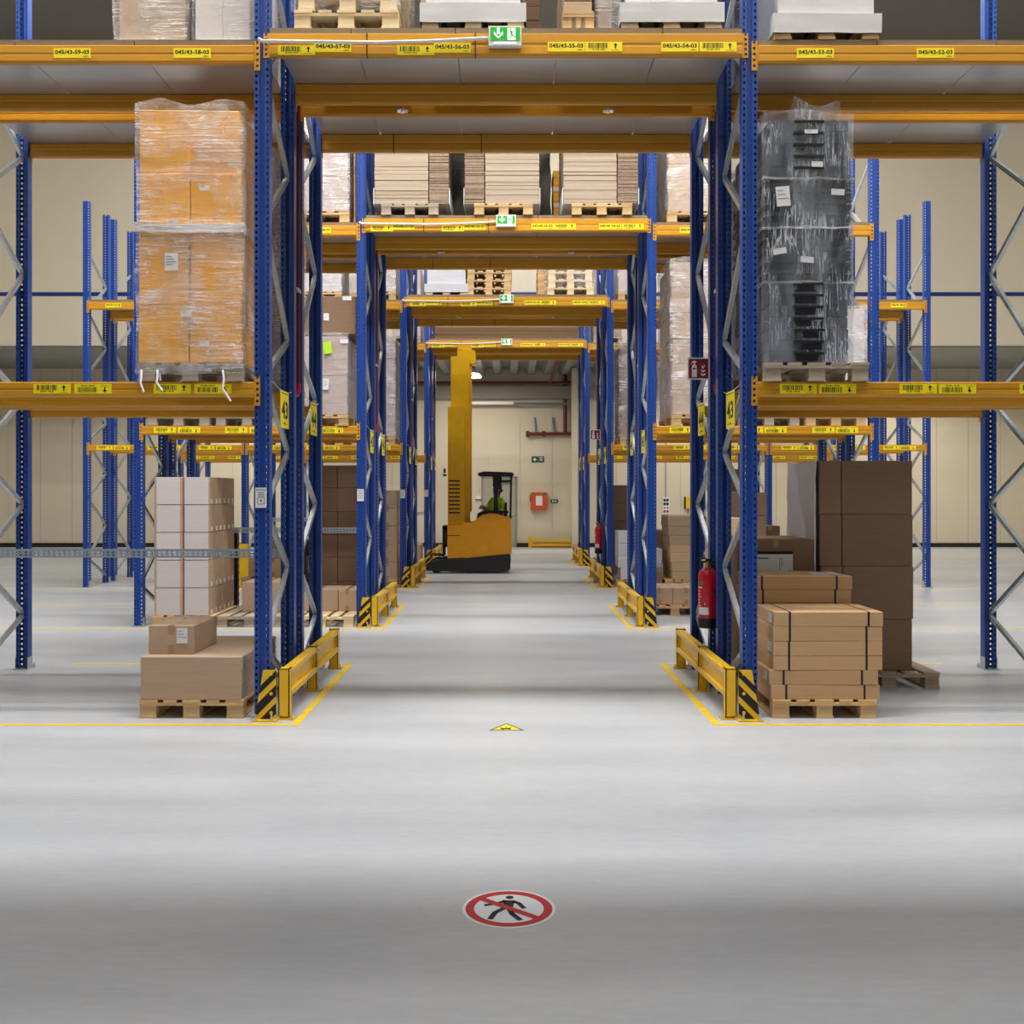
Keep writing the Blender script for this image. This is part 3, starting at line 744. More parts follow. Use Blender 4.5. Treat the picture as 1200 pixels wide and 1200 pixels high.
e = ob('crate_stack', None, None, (.705, YB2+.3, ZP), 0, 'narrow stack of orange crates with white labels between two cardboard stacks', 'crates')
for k in range(9):
    c = ob('crate', rbox(.115, .5, .108, 'crate', .008), e, (R.uniform(-.004, .004), 0, k*.11))
    if k in (4, 6): sticker(c, 0, .03, .1, .05, -.252, 0)
# upper shelf of the side bays
load(-2.88, -2.04, Y2+.0, 1.12, ZL2, 7.2, 'pale carton stack in wrinkled film on the second row upper shelf, left', 2, 2, 4, 'greybox', 'film', .012, 'wood')
load(-2.0+.0, -1.975+.0, Y2+.1, .4, ZL2, 7.2, 'thin orange and black packet beside the upper left wrapped cartons', 1, 1, 3, 'crate', 'filmthin', .004, None)
e = ob('wrapped_load', None, None, (-2.45, YB2+.5, ZL2), 0, 'load in glossy black film on the second row upper shelf, left', 'pallet load', 'black wrapped loads')
ob('black_film', film_mesh(.95, 1.1, 0.045, 1.9, .025, 67, 'blackfilm'), e)
load(2.06, 2.86, Y2+.0, 1.12, ZL2, 7.2, 'brown carton stack in shiny film on the second row upper shelf, right', 2, 2, 3, 'carton', 'film', .014, 'wood')
e = ob('wrapped_load', None, None, (2.44, YB2+.5, ZL2), 0, 'load in glossy black film on the second row upper shelf, right', 'pallet load', 'black wrapped loads')
ob('black_film', film_mesh(.95, 1.1, 0.045, 1.9, .025, 68, 'blackfilm'), e)
# lower shelf
g = load(-2.88, -2.05, Y2-.04, 1.12, ZL1, 3.74, 'grey wrapped carton block with green note on the second row lower shelf', 2, 2, 2, 'greybox', 'filmthin', .008, 'wood')
sticker(g, wx(385.5, Y2)+2.465, wz(415, Y2)-ZL1-.1425, .105, .15, -.572, 0, matk='hivis', name='green_note', rot=-.12)
sticker(g, wx(382, Y2)+2.465, wz(457, Y2)-ZL1-.1425, .08, .14, -.572, 4, rot=.08)
sticker(g, wx(404, Y2)+2.465, wz(403, Y2)-ZL1-.1425, .1, .05, -.572, 1)
dk = carton(-2.86, -1.97, Y2+.1, 1.0, 3.785, 4.28, 'cartondark', 'dark brown carton on top of the grey wrapped block, left', tape=False)
sticker(dk, .33, .44, .115, .055, -.502, 1); sticker(dk, .06, .18, .07, .09, -.502, 2)
load(-3.76, -2.96, Y2-.02, 1.12, ZL1, 4.2, 'white wrapped load on the second row lower shelf, middle of left bay', 2, 2, 3, 'cartonwhite', 'film', .012, 'woodgrey')
load(-4.64, -3.84, Y2-.02, 1.12, ZL1, 4.3, 'white wrapped load on the second row lower shelf, far end of left bay', 2, 2, 3, 'cartonwhite', 'film', .012, 'woodgrey')
t = load(2.11, 2.90, Y2-.02, 1.12, ZL1, 4.70, 'tall pale carton stack in loose film on the second row lower shelf, right', 2, 2, 6, 'carton', 'film', .02, 'wood', res=.08)
load(2.98, 3.76, Y2-.02, 1.12, ZL1, 4.3, 'white wrapped load on the second row lower shelf, middle of right bay', 2, 2, 3, 'cartonwhite', 'film', .012, 'woodgrey')
load(3.84, 4.62, Y2-.02, 1.12, ZL1, 4.1, 'white wrapped load on the second row lower shelf, far end of right bay', 2, 2, 3, 'cartonwhite', 'film', .012, 'wood')
# ground, left: white cartons in two columns
pallet(-4.18, Y2+.6, 0, 'pallet under the greyish white cartons', 'wood')
for k in range(5):
    for i in range(2):
        for j in range(2):
            o = carton(wx([180, 214.6][i], Y2)+.002*((k*3) % 2), wx([213.4, 245][i], Y2)+.002*((k*3) % 2), Y2+.02+j*.6, .59, .1425+k*.358, .1425+(k+1)*.358-.004, 'carton',
                       '%s %s carton, %s of two columns of five left of the nearest rack' % (words_[k] if k < 4 else 'topmost', ['front', 'rear'][j], ['left', 'right'][i]), 'greyish white cartons in two columns', tape=False)
            if j == 0:
                ob('front_panel', cached(('fp', i), lambda: MB().box(-(.157 if i == 0 else .158)+.006, .15, -.298, -.2955, .004, .35).mesh('fp', 'cartonwhite')), o, label='greyish white front panel')
            if i == 1:
                for q in (-.2, .02, .2): ob('side_sticker', cached('sq', lambda: MB().box(0, .002, -.03, .03, 0, .06).mesh('sq', 'paper')), o, ((wx(245, Y2)-wx(214.6, Y2))/2, q, .012))
pallet(-3.32, Y2+.55, 0, 'old grey pallet with bare front boards left of the nearest upright', 'woodgrey', .82)
carton(-3.53, -2.92, Y2+.42, .7, .1425, .535, 'carton', 'brown carton set back on the old grey pallet')
pallet(-3.35, YB2+.55, 0, 'lower of two pallets behind the old grey pallet', 'wood')
carton(-3.72, -2.98, YB2+.02, 1.0, .1425, .39, 'carton', 'carton between the two stacked pallets in the second row')
pallet(-3.35, YB2+.55, .39, 'upper pallet standing on a carton in the second row', 'wood')
carton(-3.66, -2.98, YB2+.02, .9, .5325, .80, 'cartonlight', 'light carton on the upper of two stacked pallets')
carton(-3.45, -2.9, YB2+.1, .8, .80, 1.05, 'carton', 'brown carton on top of the light carton behind the nearest left upright')
mb = MB()
e = ob('tray_stack', None, None, (-3.865, YB2+.1, 0), 0, 'narrow dark ribbed stack of trays beside the white cartons', 'trays')
for k in range(12): ob('tray', tray_mesh(.085, .1, .105), e, (0, 0, .0+k*.1))
# ground, left sliver beside the upright
pallet(-2.40, Y2+.55, 0, 'pallet under two low cartons beside the second left upright', 'woodpale', .84)
for i, (a, b) in enumerate(((-2.80, -2.27), (-2.262, -2.03))):
    carton(a, b, Y2+.5, .6, .1425, .43, 'carton', 'low carton before the dark carton wall, %s one' % ['wide', 'narrow'][i], 'low cartons on the pallet beside the second left upright')
pallet(-2.40, YB2+.57, 0, 'pallet under the dark carton wall in the second row', 'wood')
for k, (z0, z1) in enumerate(((.1425, .46), (.463, .81), (.813, 1.13), (1.133, 1.454), (1.457, 1.79), (1.793, 2.112))):
    for i, (a, b) in enumerate(((-2.8, -2.41), (-2.405, -2.11))):
        carton(a, b, YB2+.03, 1.0, z0, z1, 'cartondark', '%s dark carton in the carton wall behind the left upright, %s column' % (['lowest', 'second', 'third', 'fourth', 'fifth', 'topmost'][k], ['left', 'right'][i]), 'dark carton wall in the second row', tape=False)  # cartons toned darker to carry the shade deep in the rack
# ground, right
pallet(2.36, YB2+.55, 0, 'pallet under the two square cartons right of the second upright', 'wood', .86)
for i, (a, b) in enumerate(((1.97, 2.335), (2.34, 2.72))):
    carton(a, b, YB2+.03, .8, .1425, .375, 'carton', 'square carton on the low pallet right of the passage, %s one' % ['left', 'right'][i], 'square cartons on the low pallet')
pallet(3.4, YB2+.57, 0, 'pallet under the brown carton column behind the right upright', 'wood')
for k, (z0, z1) in enumerate(((.1425, .55), (.553, .98), (.983, 1.40), (1.403, 1.73))):
    carton(3.1, 3.66, YB2+.03, 1.0, z0, z1, 'carton', '%s brown carton of the column behind the nearest right upright' % ['lowest', 'second', 'third', 'topmost'][k], 'brown carton column in the second row right', tape=False)
carton(2.98, 3.32, YB2+.05, .8, 1.735, 2.06, 'cartondark', 'dark carton topping the brown column behind the right upright', tape=False)
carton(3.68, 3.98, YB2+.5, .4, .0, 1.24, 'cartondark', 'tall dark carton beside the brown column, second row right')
pallet(2.95, Y2+.62, 0, 'pallet under the light cartons behind the fire extinguisher', 'wood', .6)
for k in range(3):
    carton(2.70, 3.06, Y2+.1, .7, .1425+k*.42, .1425+k*.42+.416, 'cartonlight', '%s light carton behind the nearest fire extinguisher' % ['lowest', 'middle', 'topmost'][k], 'light cartons behind the extinguisher')

# ---- third row
Y3 = ROWY[2]; YB3 = Y3+GAPB
hood(wx(498.5, Y3), wx(547.5, Y3), Y3, 1.1, ZP, 7.2, 'white hooded load on the third deck beside stacked pallets', 'woodpale')
for k in range(7):
    pallet(wx(573.5, Y3)+R.uniform(-.01, .01), Y3+.6, ZP+k*.1435, '%s of seven bare pallets stacked on the third deck' % words_[k].replace('topmost', 'eighth').replace('seventh', 'topmost'), 'wood', .8)
for k in range(6):
    pallet(wx(641, Y3)+.32, Y3+1.83, ZP+k*.1435, '%s bare pallet of the stack in the back rack, third deck' % words_[k], 'wood', .9)
pallet(wx(668.5, Y3), Y3+.6, ZP, 'pallet under the wrapped pallet stack on the third deck', 'woodpale', .84)
for k in range(5):
    pallet(wx(668.5, Y3)+R.uniform(-.01, .01), Y3+.6, ZP+.1425+k*.1435, '%s wrapped pallet at the right end of the third deck' % words_[k].replace('lowest', 'lowermost'), 'woodpale', .8)
ob('stretch_film', film_mesh(.86, 1.22, 0, .75, .01, 43, 'filmthin'), None, (wx(668.5, Y3), Y3+.6, ZP+.13), 0, 'film round the wrapped pallet stack on the third deck', 'plastic film')
load(-2.86, -2.02, Y3, 1.1, ZL2, 7.1, 'white wrapped cartons on the third row upper shelf, left', 2, 1, 2, 'greybox', 'film', .012, 'wood')
lw = load(-3.78, -3.0, Y3, 1.1, ZL2, 7.0, 'wrapped cartons with printed sheet on the third row upper shelf', 2, 1, 2, 'cartonwhite', 'film', .012, 'wood')
load(2.0, 2.7, Y3, 1.1, ZL2, 7.1, 'grey wrapped cartons on the third row upper shelf, right', 2, 1, 3, 'greybox', 'film', .012, 'wood')
load(-2.8, -2.03, Y3, 1.1, ZL1, 4.5, 'brown carton stack in film on the third row lower shelf, left', 3, 2, 5, 'greybox', 'film', .01, 'wood')
load(-3.75, -2.98, Y3, 1.1, ZL1, 4.3, 'second wrapped carton stack from the passage, third row lower shelf, left', 2, 1, 4, 'carton', 'filmthin', .01, 'wood')
load(2.04, 2.62, Y3, 1.1, ZL1, 4.4, 'dark brown carton stack in loose film, third row lower shelf, right', 2, 2, 5, 'cartondark', 'film', .03, 'wood')
pallet(-2.4, Y3+.6, 0, 'pallet under the carton column, third row left', 'wood')
for k in range(5):
    carton(-2.36, -2.0, Y3+.03, .8, .1425+k*.325, .1425+k*.325+.32, 'carton', '%s carton of the column left of the passage, third row' % (words_[k] if k < 4 else 'topmost'), 'carton column in the third row left')
# right ground goods
pallet(3.25, Y3+.6, 0, 'pallet under the tapering stack of flat light cartons, third row right', 'wood', .8)
z = .1425
for k, (a, b, h, mk) in enumerate(((2.99, 3.52, .155, 'cartonlight'), (2.98, 3.52, .165, 'cartonlight'), (2.96, 3.52, .16, 'cartonlight'), (2.955, 3.55, .155, 'cartonlight'), (2.945, 3.55, .155, 'carton'), (2.93, 3.55, .175, 'carton'), (2.92, 3.55, .19, 'carton'))):
    carton(a, b, Y3+.03+.03*(k > 2)+.05*(k > 4), .8, z, z+h-.003, mk, '%s flat carton in the tapering stack, third row right' % (words_[k] if k < 6 else 'topmost'), 'tapering stack of flat cartons', tape=False); z += h
carton(2.83, 3.3, Y3+1.32, .8, .0, .98, 'cartondark', 'large dark carton behind the white boxes, third row right')
pallet(2.38, Y3+.62, 0, 'pallet under the white boxes, third row right', 'wood', .84)
carton(2.70, 2.79, Y3-.05, .4, .0, .37, 'cartondark', 'small dark box standing on the floor before the white boxes')
for k in range(2): carton(2.56, 2.875 if k == 0 else 2.86, Y3+.38, .5, .1425+k*.27, .1425+k*.27+.265, 'whitebox', '%s of two white boxes right of the second upright' % ['lower', 'upper'][k], 'white boxes in the third row', tape=False)
for k in range(4): carton(wx(724.5+(3 if k == 0 else 0), Y3), 2.52, Y3+.05, .5, .1425+k*.22, .1425+k*.22+.216, 'whitebox', '%s of four white boxes seen between the right uprights' % ['lowest', 'second', 'third', 'topmost'][k], 'column of four white boxes', tape=False)
pallet(2.42, YB3+.6, 0, 'pallet behind the white boxes, third row right', 'wood')
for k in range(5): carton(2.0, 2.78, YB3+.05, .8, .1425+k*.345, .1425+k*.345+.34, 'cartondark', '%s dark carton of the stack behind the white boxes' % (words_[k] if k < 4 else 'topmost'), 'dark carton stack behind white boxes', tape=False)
# ---- fourth row
Y4 = ROWY[3]
pallet(2.5, Y4+.6, 0, 'pallet beyond the far extinguisher, fourth row right', 'wood', .8)
for k in range(3): carton(2.15, 2.8, Y4+.05, .7, .1425+k*.36, .1425+k*.36+.355, ['carton', 'carton', 'cartondark'][k], '%s carton beyond the far extinguisher, fourth row right' % ['lowest', 'middle', 'topmost'][k], 'cartons in the fourth row right')
carton(-2.5, -2.02, Y4+.05, .6, 0, .5, 'cartonlight', 'light carton on the floor beside the far left upright')
load(-2.7, -2.02, Y4, 1.1, ZL2, 7.0, 'grey wrapped load on the fourth row upper shelf, left', 1, 1, 2, 'greybox', 'filmthin', .01, 'woodgrey')
load(2.0, 2.68, Y4, 1.1, ZL2, 7.0, 'dark carton load on the fourth row upper shelf, right', 1, 1, 2, 'cartondark', 'filmthin', .01, 'woodgrey')
# long cartons across the fourth deck, the shade there put into their brown
for k in range(3):
    carton(-1.70, 1.66, Y4+.06+.006*k, .9, ZP+.095*k, ZP+.095*k+.093, 'shadebrown', '%s long dark brown carton lying across the fourth deck' % ['lowest', 'middle', 'topmost'][k], 'long cartons on the fourth deck', tape=False, name='long_carton')
# ---------------------------------------------------------------- guards, signs, pipes on each row
def clip(poly, a, b, c):
    """keep the side a*x+b*y<=c of a polygon"""
    out = []
    for i, p in enumerate(poly):
        q = poly[(i+1) % len(poly)]; dp = a*p[0]+b*p[1]-c; dq = a*q[0]+b*q[1]-c
        if dp <= 0: out.append(p)
        if (dp < 0 < dq) or (dq < 0 < dp):
            t = dp/(dp-dq); out.append((p[0]+t*(q[0]-p[0]), p[1]+t*(q[1]-p[1])))
    return out
def bolt(n=6, r=.011, h=.03): return cached(('bolt', r, h), lambda: MB().lathe([(r*1.4, 0), (r*1.4, .012), (r*.7, .012), (r*.7, h)], n).mesh('bolt', 'galv'))
def guard(Y, s, row, nm):
    e = ob('rack_guard', None, None, (s*1.705, Y, 0), 0, 'yellow steel crash rail along the %s side of the passage, %s row' % (nm, row), 'crash rail', 'yellow crash rails')
    X = lambda d: s*(1.666+d-1.705)        # d: distance outwards from the passage face
    def bx(mb, d0, d1, y0, y1, z0, z1):
        a, b = sorted((X(d0), X(d1))); mb.box(a, b, y0, y1, z0, z1); return mb
    def post(y0, y1, z0):
        mb = MB(); bx(mb, 0, .085, y0, y0+.008, z0, .392); bx(mb, .077, .085, y0, y1, z0, .392); bx(mb, 0, .008, y0, y1, z0, .392)
        bx(mb, 0, .085, y1-.008, y1, z0, .392); bx(mb, 0, .085, y0, y1, .385, .392)
        return mb.mesh('post', 'yellow')
    ob('post', post(-.05, .04, .03), e); ob('post', post(1.075, 1.125, 0.0), e); ob('post', post(2.19, 2.28, 0.0), e)
    for y in (0.0, 1.1, 2.235):
        mb = MB(); bx(mb, -.035, .10, y-.06, y+.06, 0, .011)
        if y == 0.0: bx(mb, .02, .06, y-.03, y+.03, .01, .03)
        ob('foot_plate', mb.mesh('foot', 'yellow'), e)
        for d in (-.02, .088): ob('bolt', bolt(), e, (X(d), y-.045, .011))
    for y0, y1 in ((.04, 1.075), (1.125, 2.19)):
        for zt in ((.335, .385), (.165, .215)):
            pts = [(0, zt[0]+.006), (0, zt[1]-.006), (.008, zt[1]), (.07, zt[1]), (.07, zt[0]), (.008, zt[0])]
            mb = MB().prism([(X(u), v) for u, v in pts], y0, y1, 'y'); ob('rail', mb.mesh('rail', 'yellow'), e)
        mb = MB(); bx(mb, .03, .038, y0, y1, .21, .34); ob('web_panel', mb.mesh('web', 'yellow'), e)
        for z in (.355, .19):
            for y in (y0+.03, y1-.03): ob('rivet', cached('rivet', lambda: MB().lathe([(.009, -.004), (.009, .004)], 8).mesh('rivet', 'galv')), e, (X(-.002), y, z)).rotation_euler = (0, math.pi/2, 0)
    # striped corner plate
    p = ob('corner_protector', None, None, (s*1.84, Y-.07, 0), 0, 'black and yellow striped plate at the foot of the %s upright, %s row' % (nm, row), 'corner guard', 'striped corner plates')
    f = lambda u: s*(u-1.84)
    trap = [(1.925, .012), (1.762, .012), (1.762, .385), (1.862, .385)]
    q = [(f(u), v) for u, v in trap]
    ob('plate', MB().prism(q, 0, .006, 'y').mesh('plate', 'yellow'), p)
    mb = MB()
    for a, b in ((.0, .055), (.112, .196), (.25, .332)):
        poly = clip(clip(trap, 1, 1, .385-a+1.762), -1, -1, -(.385-b+1.762))
        # bands fall towards the outside
        tr = clip(clip([(2*1.762-u if False else u, v) for u, v in trap], -1, 1, .385-a-1.762+.0), 1, -1, -(.385-b-1.762))
        tr = [(u, v) for u, v in tr]
        if len(tr) > 2: pass
        # line v = v0-(u-1.762): parallel bands at 45 degrees
        if len(poly) > 2: mb.prism([(f(u), v) for u, v in poly], -.0012, 0, 'y')
    ob('hazard_stripe', mb.mesh('stripes', 'ink'), p, kind='stuff')
    mb = MB(); a, b = sorted((f(1.93), f(1.757))); mb.box(a-.01, b+.01, -.055, .03, 0, .011); ob('foot_plate', mb.mesh('foot', 'yellow'), p)
    for u in (1.91, 1.79): ob('bolt', bolt(h=.045), p, (f(u), -.035, .011))
    for z in (.355, .205, .06):
        o = ob('bolt', cached('ringbolt', lambda: MB().lathe([(.013, 0), (.013, .006), (.007, .008)], 10).mesh('ring', 'yellow')), p, (f(1.80), -.001, z)); o.rotation_euler = (math.pi/2, 0, 0)
def exit_sign(Y, row):
    e = ob('exit_sign', None, None, (-.018, Y-.024, 5.141), 0, 'lit green emergency exit sign with arrow and running figure, %s row' % row, 'exit sign', 'green exit signs over the passage')
    def hs():
        return MB().box(-.125, .125, -.05, 0, 0, .146).box(-.128, .128, -.046, 0, .14, .15).mesh('housing', 'white')
    ob('housing', cached('exh', hs), e)
    ob('green_panel', cached('exg', lambda: MB().box(-.113, .113, -.053, -.05, .037, .137).mesh('g', 'exitgreen')), e)
    def pic():
        mb = MB(); y0, y1 = -.0545, -.053
        def P(pts): mb.prism(pts, y0, y1, 'y')
        P([(-.061, .131), (-.041, .131), (-.041, .088), (-.061, .088)])
        P([(-.085, .106), (-.051, .066), (-.051, .052), (-.085, .084)]); P([(-.017, .106), (-.017, .084), (-.051, .052), (-.051, .066)])
        P([(.018, .041), (.018, .131), (.079, .131), (.079, .041)])
        return mb.mesh('p', 'exitwhite')
    ob('white_symbol', cached('exw', pic), e)
    def man():
        mb = MB(); y0, y1 = -.056, -.0545
        def B(a, b, t):
            d = Vector((b[0]-a[0], b[1]-a[1])).normalized()*t/2; n = (-d.y, d.x)
            mb.prism([(a[0]+n[0], a[1]+n[1]), (a[0]-n[0], a[1]-n[1]), (b[0]-n[0], b[1]-n[1]), (b[0]+n[0], b[1]+n[1])], y0, y1, 'y')
        mb.prism([(.041+.007*math.cos(t*math.pi/5), .119+.007*math.sin(t*math.pi/5)) for t in range(10)], y0, y1, 'y')
        B((.043, .11), (.052, .08), .014); B((.045, .106), (.03, .095), .006); B((.047, .106), (.066, .098), .006)
        B((.052, .082), (.064, .068), .008); B((.064, .068), (.078, .066), .007); B((.051, .082), (.044, .066), .008); B((.044, .066), (.032, .05), .007)
        return mb.mesh('m', 'exitgreen')
    ob('running_figure', cached('exm', man), e)
    ob('light_strip', cached('exl', lambda: MB().box(-.085, .085, -.052, -.05, .012, .026).mesh('l', 'exitwhite')), e)
def aisle_sign(Y, dy, z, s, num, row):
    x = s*1.80; L = .30
    e = ob('aisle_sign', None, None, (x, Y+dy, z), 0, 'yellow aisle sign with number %s hanging %s of the passage' % (['forty-three', 'forty-four', 'forty-five', 'forty-six', 'forty-seven', 'forty-eight', 'forty-nine', 'fifty'][num-43], 'left' if s < 0 else 'right'), 'aisle sign', 'yellow aisle number signs')
    pm = MB().box(-.002, .002, 0, L, -.30, 0); ob('plate', pm.mesh('plate', 'label'), e)
    t = MB(); g = (lambda u, v: (-s*.0026, u, v)) if s < 0 else (lambda u, v: (-s*.0026, L-u, v))
    put_text(t, str(num), .035, -.225, .23, .145, f=g)
    for (u0, u1, v0, v1) in ((.02, .28, -.024, -.018), (.06, .24, -.268, -.264), (.13, .17, -.262, -.25)):
        t.quad(g(u0, v0), g(u1, v0), g(u1, v1), g(u0, v1))
    ob('lettering', t.mesh('ink', 'ink'), e)
    t = MB().tube([(0, .01, -.004), (-s*-.03, -dy+.05 if dy < 1 else -.2, .05)], .0025, 5).tube([(0, L-.01, -.004), (s*.03, L+.25, .03)], .0025, 5)
    ob('cord', t.mesh('cord', 'white'), e)
def extinguisher(Y, row):
    x, y = 1.757, Y+1.125
    e = ob('fire_extinguisher', None, None, (x, y, .55), 0, 'red fire extinguisher hanging on the right upright, %s row' % row, 'extinguisher', 'red fire extinguishers')
    ob('cylinder', cached('fex', lambda: MB().lathe([(.079, .085), (.081, .09), (.081, .455), (.074, .49), (.05, .515), (.024, .525), (.024, .54)], 24).mesh('c', 'red', True)), e)
    ob('base_band', cached('feb', lambda: MB().lathe([(.074, 0), (.083, .006), (.083, .086), (.07, .09)], 24).mesh('b', 'black', True)), e)
    ob('valve', cached('fev', lambda: MB().lathe([(.027, .525), (.027, .55), (.018, .555), (.018, .58)], 12).mesh('v', 'brass', True)), e)
    ob('handle', cached('feh', lambda: MB().box(-.06, .075, -.014, .014, .572, .586).prism([(-.06, .586), (.03, .586), (.03, .6), (-.055, .612)], -.012, .012, 'y').mesh('h', 'black')), e)
    ob('safety_pin', cached('fep', lambda: MB().box(-.055, -.02, -.02, .0, .588, .60).mesh('p', 'label')), e)
    ob('hose', cached('feo', lambda: MB().tube([(.02, 0, .55), (.07, .05, .53), (.088, .055, .44), (.088, .05, .25), (.085, .045, .15)], .011, 8).mesh('o', 'black', True)), e)
    def arc(a0, a1, z0, z1, r=.0822):
        mb = MB(); n = 8
        for i in range(n):
            t0 = math.radians(a0+(a1-a0)*i/n); t1 = math.radians(a0+(a1-a0)*(i+1)/n)
            mb.quad((r*math.cos(t0), r*math.sin(t0), z0), (r*math.cos(t1), r*math.sin(t1), z0), (r*math.cos(t1), r*math.sin(t1), z1), (r*math.cos(t0), r*math.sin(t0), z1))
        return mb
    ob('label', arc(195, 265, .12, .185).mesh('l', 'paper'), e); ob('green_label', arc(185, 232, .385, .41).mesh('g', 'signgreen'), e)
    mb = arc(192, 222, .35, .362)
    for k in range(6): 
        q = arc(192, 206+5*(k % 3), .32-.025*k, .328-.025*k); mb.add(q.V, q.F)
    q = arc(240, 247, .205, .222); mb.add(q.V, q.F)
    ob('lettering', mb.mesh('t', 'paper'), e)
    ob('wall_bracket', MB().box(.03, .09, -.125, .01, .3, .34).mesh('br', 'black'), e)
def fire_sign(Y, row):
    e = ob('fire_sign', None, None, (1.695, Y+1.215, 2.738), 0, 'dark red fire extinguisher sign with white frame, %s row' % row, 'sign', 'fire extinguisher signs')
    ob('plate', MB().box(-.097, .097, 0, .003, 0, .194).mesh('p', 'signwhite'), e)
    ob('red_panel', MB().box(-.087, .087, -.001, 0, .01, .184).mesh('p', 'signred'), e)
    mb = MB(); y0, y1 = -.002, -.001
    def P(pts): mb.prism(pts, y0, y1, 'y')
    P([(-.06, .022), (-.016, .022), (-.016, .115), (-.022, .128), (-.032, .134), (-.044, .134), (-.054, .128), (-.06, .115)])
    P([(-.044, .134), (-.032, .134), (-.028, .15), (-.016, .154), (-.02, .16), (-.04, .168), (-.056, .16), (-.068, .14), (-.064, .136), (-.054, .15), (-.046, .15)])
    for k in range(3):
        zz = .03+.032*k; w_ = .0
        P([(.016+.003*k, zz+.03), (.03+.002*k, zz), (.062-.004*k, zz+.012), (.062-.006*k, zz+.026), (.034, zz+.016)])
    P([(.028, .125), (.045, .10), (.056, .115), (.05, .14), (.046, .118)])
    ob('white_symbol', mb.mesh('s', 'signwhite'), e)
    ob('red_symbol', MB().box(-.052, -.024, -.0028, -.002, .09, .104).mesh('r', 'signred'), e)
SPR = MB().lathe([(.012, .05), (.012, .02), (.02, .018), (.05, .008), (.052, .0), (.03, .012), (.012, .012), (.01, -.01), (.016, -.014), (.004, -.02)], 20).mesh('head', 'chrome', True)
for r, Y in enumerate(ROWY):
    o_ = ORD[r]
    for nm, s in SIDE:
        guard(Y, s, o_, nm)
        aisle_sign(Y, .25, 2.555, s, 43+2*r, o_); aisle_sign(Y, 1.49, 2.565, s, 44+2*r, o_)
        # sprinkler riser in the gap between the two racks
        p = ob('sprinkler_pipe', MB().tube([(0, 0, 2.66), (0, 0, UH)], .019, 10).mesh('pipe', 'maroon', True), None, (s*1.838, Y+1.125, 0), 0, 'dark red sprinkler riser in the rack gap, %s side, %s row' % (nm, o_), 'pipe', 'sprinkler risers', 'thing')
        for z in (3.5, 5.6, 6.6): ob('pipe_clamp', cached('pcl', lambda: MB().box(-.022, .022, -.122, .022, -.015, .015).mesh('cl', 'galv')), p, (0, 0, z))
        ob('elbow', MB().tube([(0, 0, 2.69), (0, 0, 2.63), (s*.01, -.005, 2.6), (s*.04, -.01, 2.58), (s*.06, -.01, 2.55)], .024, 10).mesh('elbow', 'red', True), p)
    exit_sign(Y, o_)
    hp = ob('sprinkler_pipe', MB().tube([(-1.83, 0, 5.235), (1.81, 0, 5.235)], .02, 10).mesh('pipe', 'maroon', True), None, (0, Y+1.125, 0), 0, 'dark red sprinkler pipe across the passage above the beams, %s row' % o_, 'pipe', 'sprinkler cross pipes', 'thing')
    for x in (-.925, .887):
        h = ob('sprinkler_head', SPR, hp, (x, 0, 5.085)); ob('stem', cached('spst', lambda: MB().tube([(0, 0, .04), (0, 0, .135)], .012, 8).mesh('stem', 'black')), h)
    d = MB().tube([(-1.905, 0, 5.205), (-1.87, 0, 5.187), (-1.5, 0, 5.182), (-1.0, 0, 5.176), (-.6, 0, 5.186), (-.145, 0, 5.21)], .0125, 6)
    ob('cable_duct', d.mesh('duct', 'white'), None, (0, Y-.045, 0), 0, 'white cable duct running to the green exit sign, %s row' % o_, 'cable duct', 'white cable ducts')
for r in (0, 2):
    extinguisher(ROWY[r], ORD[r]); fire_sign(ROWY[r], ORD[r])
# yellow post guard at the neighbouring upright of the third row, left
ob('upright_guard', MB().prism([(-.075, -.03), (.075, -.03), (.075, .05), (.065, .05), (.065, -.02), (-.065, -.02), (-.065, .05), (-.075, .05)], 0.0, .8, 'z').mesh('guard', 'yellow'), None, (XL-BAY, ROWY[2]-.06, 0), 0, 'yellow sleeve round the foot of an upright in the third row, left bay', 'upright guard')

# ---------------------------------------------------------------- floor signs
def FY(py): return CAMH*1200/(py-575.5)
def disc(r, z, matk, parent, loc=None, r0=0, n=56):
    mb = MB(); V = []
    for i in range(n):
        t = 2*math.pi*i/n; V += [(r*math.cos(t), r*math.sin(t), z), (r0*math.cos(t), r0*math.sin(t), z)]
    if r0: mb.add(V, [(2*i, (2*i+2) % (2*n), (2*i+3) % (2*n), 2*i+1) for i in range(n)])
    else: mb.add([V[2*i] for i in range(n)], [tuple(range(n))])
    return mb
e = ob('floor_sign', None, None, (.006, 4.287, 0), 0, 'round no pedestrians sign with red ring stuck on the floor', 'floor sign')
ob('backing', MB().lathe([(.195, 0), (.195, .0015)], 64).mesh('disc', 'signwhite'), e)
mb = disc(.182, .0019, '', None, None, .146)
a = math.radians(140); dx, dy = math.cos(a), math.sin(a)
p = Vector((dx, dy))*.148; q = Vector((-dx, -dy))*.148; n_ = Vector((-dy, dx))*.0165
mb.add([(*(p+n_), .0027), (*(p-n_), .0027), (*(q-n_), .0027), (*(q+n_), .0027)], [(0, 1, 2, 3)])
ob('red_ring', mb.mesh('ring', 'prohib'), e)
mb = MB()
def fp(x, y): return ((x-568)/2846.0, (344-y)/452.0*.39)
def limb(pts, t):
    P = [Vector(fp(*u)) for u in pts]
    for A, B in zip(P, P[1:]):
        d = (B-A).normalized(); n = Vector((-d.y, d.x))*t/2; A = A-d*t*.2; B = B+d*t*.2
        mb.add([(*(A+n), .0023), (*(A-n), .0023), (*(B-n), .0023), (*(B+n), .0023)], [(0, 1, 2, 3)])
